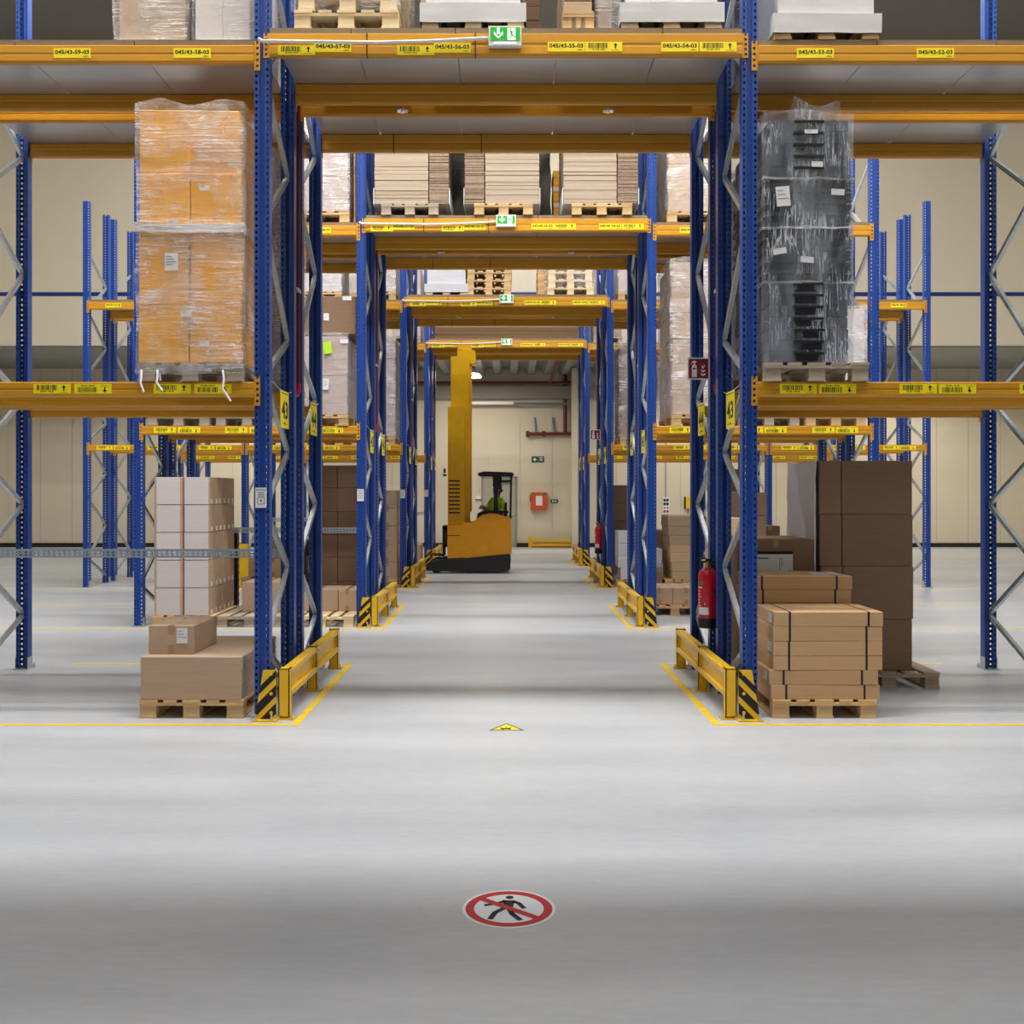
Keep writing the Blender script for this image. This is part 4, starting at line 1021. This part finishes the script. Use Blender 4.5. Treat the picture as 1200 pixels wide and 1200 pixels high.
hx, hy = fp(577, 212); mb.add([(hx+.0175*math.cos(k*math.pi/10), hy+.0175*math.sin(k*math.pi/10), .0023) for k in range(20)], [tuple(range(20))])
mb.add([(*fp(u, v), .0023) for u, v in ((498, 247), (640, 252), (608, 365), (560, 372), (500, 325))], [(0, 1, 2, 3, 4)])
limb([(520, 258), (430, 285), (285, 308)], .021); limb([(615, 258), (690, 288), (745, 342)], .021)
limb([(520, 340), (405, 395), (350, 468)], .024); limb([(580, 365), (605, 410), (695, 478)], .024)
ob('walking_figure', mb.mesh('figure', 'ink'), e)
e = ob('floor_sign', None, None, (-.006, 7.478, 0), 0, 'small yellow triangular forklift warning sign stuck on the floor', 'floor sign')
ob('backing', MB().prism([(-.128, 0), (.128, 0), (0, .225)], 0, .0015, 'z').mesh('tri', 'ink'), e)
ob('yellow_panel', MB().prism([(-.103, .013), (.103, .013), (0, .195)], .0015, .002, 'z').mesh('tri', 'label'), e)
mb = MB()
for (x0, x1, y0, y1) in ((-.045, -.04, .03, .10), (-.04, .03, .035, .07), (.0, .03, .07, .075), (-.01, -.004, .07, .105), (.03, .036, .07, .105), (-.01, .036, .10, .106), (-.08, -.045, .03, .036)): mb.box(x0, x1, y0, y1, .002, .0025)
for cx in (-.027, .02): mb.prism([(cx+.012*math.cos(k*math.pi/5), .032+.012*math.sin(k*math.pi/5)) for k in range(10)], .002, .0025, 'z')
ob('truck_symbol', mb.mesh('t', 'ink'), e)

# ---------------------------------------------------------------- far wall fittings
def fx(px): return (px-594.7)*YF/1200
def fz(py): return CAMH+(575.5-py)*YF/1200
def wallthing(name, label, cat, x, z): return ob(name, None, None, (x, YF, z), 0, label, cat)
d = ob('door_1', MB().box(-.51, .51, -.05, 0, 0, 2.16).mesh('door', 'door'), None, (-.26, YF, 0), kind='structure')
ob('door_frame', MB().box(-.55, -.5, -.06, 0, 0, 2.2).box(.5, .55, -.06, 0, 0, 2.2).box(-.55, .55, -.06, 0, 2.15, 2.2).mesh('fr', 'greywall'), d)
sg = ob('door_sign', MB().box(-.16, .16, -.055, -.05, 1.30, 1.48).mesh('s', 'signred'), d); ob('white_panel', MB().box(-.13, .13, -.057, -.055, 1.33, 1.45).mesh('s', 'signwhite'), sg)
ob('door_closer', MB().box(-.05, .38, -.11, -.05, 2.02, 2.1).mesh('c', 'black'), d)
ob('handle', MB().box(.36, .46, -.09, -.05, 1.0, 1.03).mesh('h', 'galv'), d)
e = wallthing('fire_hose_cabinet', 'red fire hose cabinet with white notice on the far wall', 'hose cabinet', fx(631.5), fz(597.5))
ob('body', rbox(.52, .2, .55, 'prohib' if False else 'firebox' if 'firebox' in M else 'red', .015), e, (0, -.1, 0))
ob('notice', MB().box(-.1, .1, -.206, -.2, .14, .44).mesh('n', 'paper'), e)
for x in (-.19, .16): ob('green_symbol', MB().box(x-.05, x+.05, -.206, -.2, .46, .53).mesh('g', 'signgreen'), e)
ob('hose_reel', MB().lathe([(.1, 0), (.1, .06)], 16).mesh('r', 'black'), e, (-.28, -.08, .36)).rotation_euler = (0, math.pi/2, 0)
e = wallthing('wall_sign', 'small dark green sign right of the fire hose cabinet', 'sign', fx(649.5), fz(589.5))
ob('plate', MB().box(-.115, .115, -.012, 0, 0, .115).mesh('p', 'darkgreen'), e); ob('symbol', MB().box(-.07, -.02, -.015, -.012, .03, .085).box(.0, .07, -.015, -.012, .04, .075).mesh('p', 'signwhite'), e)
e = wallthing('first_aid_sign', 'dark green first aid sign with white cross on the far wall', 'sign', fx(630.3), fz(542))
for x in (-.1, .1): ob('plate', MB().box(x-.095, x+.095, -.012, 0, 0, .19).mesh('p', 'darkgreen'), e)
ob('white_cross', MB().box(-.155, -.045, -.015, -.012, .075, .115).box(-.12, -.08, -.0151, -.012, .04, .15).mesh('c', 'signwhite'), e)
ob('white_symbol', MB().box(.05, .15, -.015, -.012, .13, .16).box(.06, .09, -.015, -.012, .05, .10).box(.11, .14, -.015, -.012, .05, .10).mesh('c', 'signwhite'), e)
e = wallthing('wall_sign', 'white key box on the far wall left of the grey door', 'box', fx(560.5), fz(585))
ob('box', MB().box(-.08, .08, -.05, 0, 0, .1).mesh('p', 'white'), e); ob('rim', MB().box(-.09, .09, -.04, 0, -.02, 0).mesh('p', 'black'), e)
e = wallthing('wall_sign', 'tiny dark pictogram on the far wall left of the truck mast', 'sign', fx(521), fz(558))
ob('plate', MB().box(-.035, .035, -.01, 0, .1, .24).box(-.06, .06, -.01, 0, 0, .06).mesh('p', 'black'), e)
e = ob('fire_main', MB().tube([(fx(617.5), -.14, 3.53), (1.975, -.14, 3.53)], .055, 12).mesh('pipe', 'maroon', True), None, (0, YF, 0), 0, 'dark red fire main fixed across the far wall', 'pipe', None, 'thing')
for px in (618, 637): ob('flange', MB().tube([(fx(px)-.05, -.14, 3.53), (fx(px)+.05, -.14, 3.53)], .09, 12).mesh('fl', 'maroon', True), e)
ob('riser', MB().tube([(fx(662), -.14, 3.5), (fx(662), -.14, 5.5)], .06, 12).mesh('r', 'maroon', True), e)
for px in (628, 649.5):
    ob('hanger', MB().tube([(fx(px), -.14, 3.55), (fx(px)-.01, -.03, 3.78), (fx(px)-.03, -.02, 4.05)], .03, 6).mesh('h', 'greyink'), e)
ob('fire_main', MB().tube([(-9, -.28, 5.1), (1.95, -.28, 5.1)], .045, 10).mesh('pipe', 'maroon', True), None, (0, YF, 0), 0, 'thin dark pipe running along the top of the far wall', 'pipe', None, 'thing')
ob('fire_main', MB().tube([(1.32, YF-.28, 5.1), (1.42, 27.4, 5.36)], .045, 10).mesh('pipe', 'maroon', True), None, (0, 0, 0), 0, 'dark red pipe slanting towards the viewer under the low roof', 'pipe', None, 'thing')
ob('cable_tray', MB().box(-1.6, .18, -.29, -.225, 4.44, 4.52).mesh('tray', 'white'), None, (0, YF, 0), 0, 'white cable trunking on the grey band of the far wall', 'cable tray')
ob('cable_tray', MB().box(.19, 1.95, -.27, -.225, 4.42, 4.5).mesh('tray', 'greyink'), None, (0, YF, 0), 0, 'grey perforated cable tray right of the white trunking', 'cable tray')
e = ob('crash_barrier', None, None, (fx(619), YF-.35, 0), 0, 'low yellow crash barrier before the far wall at right', 'crash rail')
ob('post', MB().box(0, .12, -.05, .05, 0, .37).mesh('p', 'yellow'), e)
for z in (.03, .16): ob('rail', MB().prism([(-.04, z+.01), (-.05, z+.02), (-.05, z+.09), (-.04, z+.1), (.04, z+.1), (.04, z)], .12, 1.32, 'x').mesh('r', 'yellow'), e)
e = wallthing('socket_panel', 'grey socket panel with red sockets hanging on the far wall, right bay', 'socket panel', fx(780), fz(602.5))
ob('panel', rbox(.21, .08, .52, 'signwhite', .01), e, (0, -.04, 0))
for z, mk in ((.40, 'black'), (.28, 'black'), (.05, 'red')):
    for x in (-.045, .045): ob('socket', MB().box(x-.036, x+.036, -.09, -.08, z, z+.08).mesh('s', mk), e)
for x in (-.045, .045): ob('socket', MB().lathe([(.026, 0), (.026, .015)], 10).mesh('s', 'navy'), e, (x, -.075, .2)).rotation_euler = (math.pi/2, 0, 0)
ob('cable', MB().tube([(0, -.03, .52), (0, -.03, 3.2)], .012, 6).mesh('c', 'greyink'), e)
e = wallthing('wall_box', 'yellow wall box with black side on the far wall, right bay', 'wall box', fx(805), fz(596))
ob('body', rbox(.14, .1, .37, 'yellow', .01), e, (.02, -.05, 0)); ob('side_plate', MB().box(-.09, -.05, -.09, 0, 0, .37).mesh('s', 'black'), e); ob('cable', MB().tube([(.03, -.03, 0), (.03, -.03, -.5)], .012, 6).mesh('c', 'greyink'), e)
e = ob('hall_lamp', None, None, (-1.0, 29.2, 5.0), 0, 'bright round lamp hanging under the low roof', 'lamp')
ob('reflector', MB().lathe([(.26, 0), (.27, .02), (.14, .14), (.05, .2), (.05, .26)], 24).mesh('s', 'galv', True), e)
ob('diffuser', MB().lathe([(.25, -.015), (.25, .002)], 24).mesh('d', 'lamp'), e); ob('suspension', MB().tube([(0, 0, .26), (0, 0, .375)], .012, 6).mesh('s', 'black'), e)

# ---------------------------------------------------------------- reach truck and its driver
TX, TY = -.66, 22.3
e = ob('reach_truck', None, None, (TX, TY, 0), 0, 'orange reach truck with tall mast crossing the passage', 'forklift')
side = [(-.616, .31), (-.616, 1.01), (-.326, 1.01), (-.31, 1.08), (-.09, 1.08), (.02, 1.17), (.127, 1.245), (.28, 1.275), (.45, 1.265), (.72, 1.18), (.745, .95), (.75, .42), (.09, .29), (.03, .25), (-.235, .25), (-.25, .34), (-.40, .34), (-.42, .29), (-.60, .29)]
for s in (-1, 1):
    a, b = sorted((s*.5, s*.575)); ob('side_panel', MB().prism(side, a, b, 'y').mesh('side', 'truck'), e)
ob('battery_box', MB().prism([(-.60, .3), (-.60, .98), (-.3, .98), (-.12, 1.06), (-.12, .3)], -.499, .499, 'y').mesh('bat', 'truck'), e)
ob('rear_panel', MB().prism([(.66, .42), (.745, .42), (.74, .95), (.715, 1.17), (.66, 1.17)], -.499, .499, 'y').mesh('rear', 'truck'), e)
ob('cab_floor', MB().box(-.12, .66, -.499, .499, .36, .42).mesh('fl', 'rubber'), e)
for k in range(3): ob('panel_joint', MB().box(-.615, -.35 if k == 1 else -.4, -.579, -.5755, .80-.0*k, .815).mesh('j', 'rubber'), e) if k == 1 else None
for s in (-1, 1):
    a, b = sorted((s*.42, s*.60))
    l = ob('straddle_leg', MB().prism([(-1.07, .06), (-1.07, .19), (-1.0, .24), (-.62, .32), (-.2, .33), (.7, .42), (.73, .3), (.72, .1), (.66, .04), (-.4, .05)], a, b, 'y').mesh('leg', 'rubber'), e)
    ob('wheel', MB().lathe([(.14, -.05), (.15, -.04), (.15, .04), (.14, .05)], 20).mesh('w', 'black', True), e, (-.86, s*.36, .15)).rotation_euler = (math.pi/2, 0, 0)
ob('wheel', MB().lathe([(.16, -.06), (.175, -.05), (.175, .05), (.16, .06)], 20).mesh('w', 'black', True), e, (.45, 0, .175)).rotation_euler = (math.pi/2, 0, 0)
for s in (-1, 1):
    a, b = sorted((s*.27, s*.36)); ob('outer_mast_rail', MB().prism([(-.62, 0), (-.40, 0), (-.40, .0), (-.25, 0), (-.25, 3.35), (-.62, 3.35)], a, b, 'y').mesh('m', 'mast'), e, (0, 0, .2))
    a, b = sorted((s*.19, s*.26)); ob('inner_mast_rail', MB().prism([(-.56, 0), (-.16, 0), (-.16, 4.2), (-.56, 4.2)], a, b, 'y').mesh('m', 'mast'), e, (0, 0, .45))
    a, b = sorted((s*.12, s*.18)); ob('top_mast_rail', MB().prism([(-.42, 0), (-.12, 0), (-.12, 3.6), (-.42, 3.6)], a, b, 'y').mesh('m', 'mast'), e, (0, 0, 1.3))
for z in (.5, 1.6, 2.6, 3.4): ob('mast_crossbar', MB().box(-.36, -.27, -.27, .27, z, z+.12).mesh('c', 'mast'), e)
for z in (4.0, 4.55, 4.8): ob('mast_crossbar', MB().box(-.40, -.14, -.19, .19, z, z+.09).mesh('c', 'mast'), e)
ob('sheave_bracket', MB().prism([(-.34, 4.5), (-.05, 4.5), (-.03, 4.56), (-.03, 4.74), (-.06, 4.79), (-.34, 4.79)], -.24, .24, 'y').mesh('b', 'yellow'), e)
ob('lift_cylinder', MB().tube([(-.22, -.1, .5), (-.22, -.1, 4.3)], .045, 10).mesh('c', 'galv', True), e)
mb = MB()
for k in range(9): mb.box(-.60, -.36, -.366, -.361, 1.27+k*.085, 1.30+k*.085)
ob('mast_grille', mb.mesh('g', 'rubber'), e, kind='stuff')
ob('fork_carriage', MB().box(-.74, -.63, -.33, .33, .55, .62).box(-.74, -.63, -.33, .33, .92, 1.0).box(-.70, -.63, -.33, -.26, .55, 1.0).box(-.70, -.63, .26, .33, .55, 1.0).mesh('c', 'rubber'), e)
for s in (-1, 1): ob('fork', MB().prism([(-.74, .95), (-.74, .38), (-1.05, .385), (-1.05, .37), (-.70, .34), (-.70, .95)], s*.2-.05, s*.2+.05, 'y').mesh('f', 'rubber'), e)
# cab: roof, pillars, console, seat, wheel
ob('overhead_guard', MB().prism([(.05, 2.07), (.02, 2.1), (.04, 2.14), (.16, 2.17), (.76, 2.15), (.8, 2.11), (.78, 2.06)], -.42, .42, 'y').mesh('roof', 'rubber'), e)
ob('pillar', MB().prism([(.36, 1.2), (.50, 1.2), (.49, 1.6), (.54, 2.07), (.36, 2.07), (.38, 1.6)], .34, .42, 'y').mesh('p', 'rubber'), e)
for s in (-1, 1): ob('pillar', MB().prism([(.70, 1.15), (.745, 1.15), (.76, 2.07), (.72, 2.07)], s*.4-.02, s*.4+.02, 'y').mesh('p', 'rubber'), e)
ob('pillar', MB().prism([(.36, 1.2), (.47, 1.2), (.45, 1.6), (.50, 2.07), (.34, 2.07), (.37, 1.6)], -.44, -.38, 'y').mesh('p', 'rubber'), e)
ob('console', MB().prism([(.0, 1.16), (.02, 1.27), (.2, 1.34), (.3, 1.33), (.3, 1.24), (.1, 1.16)], -.49, .49, 'y').mesh('c', 'navycloth'), e)
ob('armrest', MB().box(.3, .68, -.49, -.40, 1.27, 1.33).mesh('a', 'navycloth'), e)
ob('steering_wheel', MB().lathe([(.12, 0), (.135, .012), (.12, .024), (.03, .02)], 18).mesh('s', 'black', True), e, (.16, .18, 1.36))
ob('seat', MB().prism([(.30, .86), (.30, .95), (.56, .97), (.60, 1.5), (.65, 1.5), (.655, .86)], -.24, .24, 'y').mesh('seat', 'black'), e)

def skin_body(name, pts, edges, matk, parent=None, loc=(0, 0, 0), root=0, sub=2):
    me = bpy.data.meshes.new(name); me.from_pydata([p[:3] for p in pts], edges, []); me.materials.append(M[matk])
    o = ob(name, me, parent, loc)
    md = o.modifiers.new('skin', 'SKIN'); md.use_smooth_shade = True
    for i, v in enumerate(me.skin_vertices[0].data if me.skin_vertices else []): pass
    if not me.skin_vertices:
        try: me.attributes.new('skin', 'FLOAT', 'POINT')
        except Exception: pass
    if me.skin_vertices:
        for i, v in enumerate(me.skin_vertices[0].data):
            r_ = pts[i][3]; v.radius = (r_, pts[i][4] if len(pts[i]) > 4 else r_); v.use_root = (i == root)
    s2 = o.modifiers.new('sub', 'SUBSURF'); s2.levels = s2.render_levels = sub
    return o
p = ob('person', None, None, (TX+.43, TY, .05), .9, 'driver in a lime hi-vis vest sitting in the reach truck cab', 'person')
J = [(0, 0, 1.06, .125), (-.01, 0, 1.2, .115), (0, 0, 1.36, .125, .15), (0, 0, 1.47, .10, .12), (-.01, 0, 1.55, .05), (-.03, 0, 1.61, .055), (-.02, 0, 1.70, .092, .078), (-.015, 0, 1.785, .07, .06),
     (.0, -.17, 1.465, .06), (-.06, -.24, 1.25, .042), (-.25, -.2, 1.33, .034), (0, .17, 1.465, .06), (-.06, .24, 1.25, .042), (-.24, .2, 1.38, .034),
     (-.02, -.1, 1.04, .088), (-.33, -.13, 1.05, .066), (-.31, -.13, .72, .05), (-.30, -.13, .53, .042), (-.40, -.13, .47, .036),
     (-.02, .1, 1.04, .088), (-.33, .13, 1.05, .066), (-.31, .13, .72, .05), (-.30, .13, .53, .042), (-.40, .13, .47, .036)]
E = [(0, 1), (1, 2), (2, 3), (3, 4), (4, 5), (5, 6), (6, 7), (3, 8), (8, 9), (9, 10), (3, 11), (11, 12), (12, 13), (0, 14), (14, 15), (15, 16), (16, 17), (17, 18), (0, 19), (19, 20), (20, 21), (21, 22), (22, 23)]
body = skin_body('body', J, E, 'skin', p)
skin_body('trousers', [(0, 0, 1.07, .14), (-.02, -.1, 1.045, .10), (-.335, -.13, 1.055, .078), (-.31, -.13, .72, .062), (-.30, -.13, .55, .056), (-.02, .1, 1.045, .10), (-.335, .13, 1.055, .078), (-.31, .13, .72, .062), (-.30, .13, .55, .056)], [(0, 1), (1, 2), (2, 3), (3, 4), (0, 5), (5, 6), (6, 7), (7, 8)], 'navycloth', p)
skin_body('sleeve', [(0, 0, 1.45, .10), (.0, -.175, 1.465, .072), (-.06, -.245, 1.25, .055), (-.19, -.212, 1.305, .046), (0, .175, 1.465, .072), (-.06, .245, 1.25, .055), (-.18, .212, 1.35, .046)], [(0, 1), (1, 2), (2, 3), (0, 4), (4, 5), (5, 6)], 'hivis', p)
skin_body('hi_vis_vest', [(0, 0, 1.10, .14, .155), (-.005, 0, 1.22, .135, .15), (0, 0, 1.36, .14, .17), (0, 0, 1.475, .11, .13), (0, -.13, 1.475, .08), (0, .13, 1.475, .08)], [(0, 1), (1, 2), (2, 3), (3, 4), (3, 5)], 'hivis', p)
skin_body('hair', [(0.005, 0, 1.745, .088, .082), (.012, 0, 1.795, .07, .066), (.035, 0, 1.69, .06)], [(0, 1), (0, 2)], 'hair', p)
mb = MB().prism([(-.115, -.012), (-.10, -.02), (-.10, .02), (-.115, .012)], 1.675, 1.715, 'z'); ob('nose', mb.mesh('nose', 'skin'), p)
for s in (-1, 1):
    ob('eye', MB().box(-.108, -.098, s*.032-.012, s*.032+.012, 1.712, 1.722).mesh('eye', 'ink'), p)
    skin_body('ear', [(-.01, s*.082, 1.69, .016), (-.005, s*.086, 1.715, .018)], [(0, 1)], 'skin', p, sub=1)
    hx, hy, hz = (-.25, -.2, 1.33) if s < 0 else (-.24, .2, 1.38)
    for k in range(4):
        skin_body('finger', [(hx-.03, hy-.024+.016*k, hz+.005, .0085), (hx-.065, hy-.024+.016*k, hz-.005, .008), (hx-.078, hy-.024+.016*k, hz-.03, .0075), (hx-.062, hy-.024+.016*k, hz-.045, .007)], [(0, 1), (1, 2), (2, 3)], 'skin', p, sub=1)
    skin_body('thumb', [(hx+.0, hy-s*.03, hz, .0095), (hx-.03, hy-s*.045, hz-.02, .0085), (hx-.05, hy-s*.038, hz-.035, .008)], [(0, 1), (1, 2)], 'skin', p, sub=1)
ob('mouth', MB().box(-.107, -.097, -.02, .02, 1.645, 1.65).mesh('mouth', 'signred'), p)
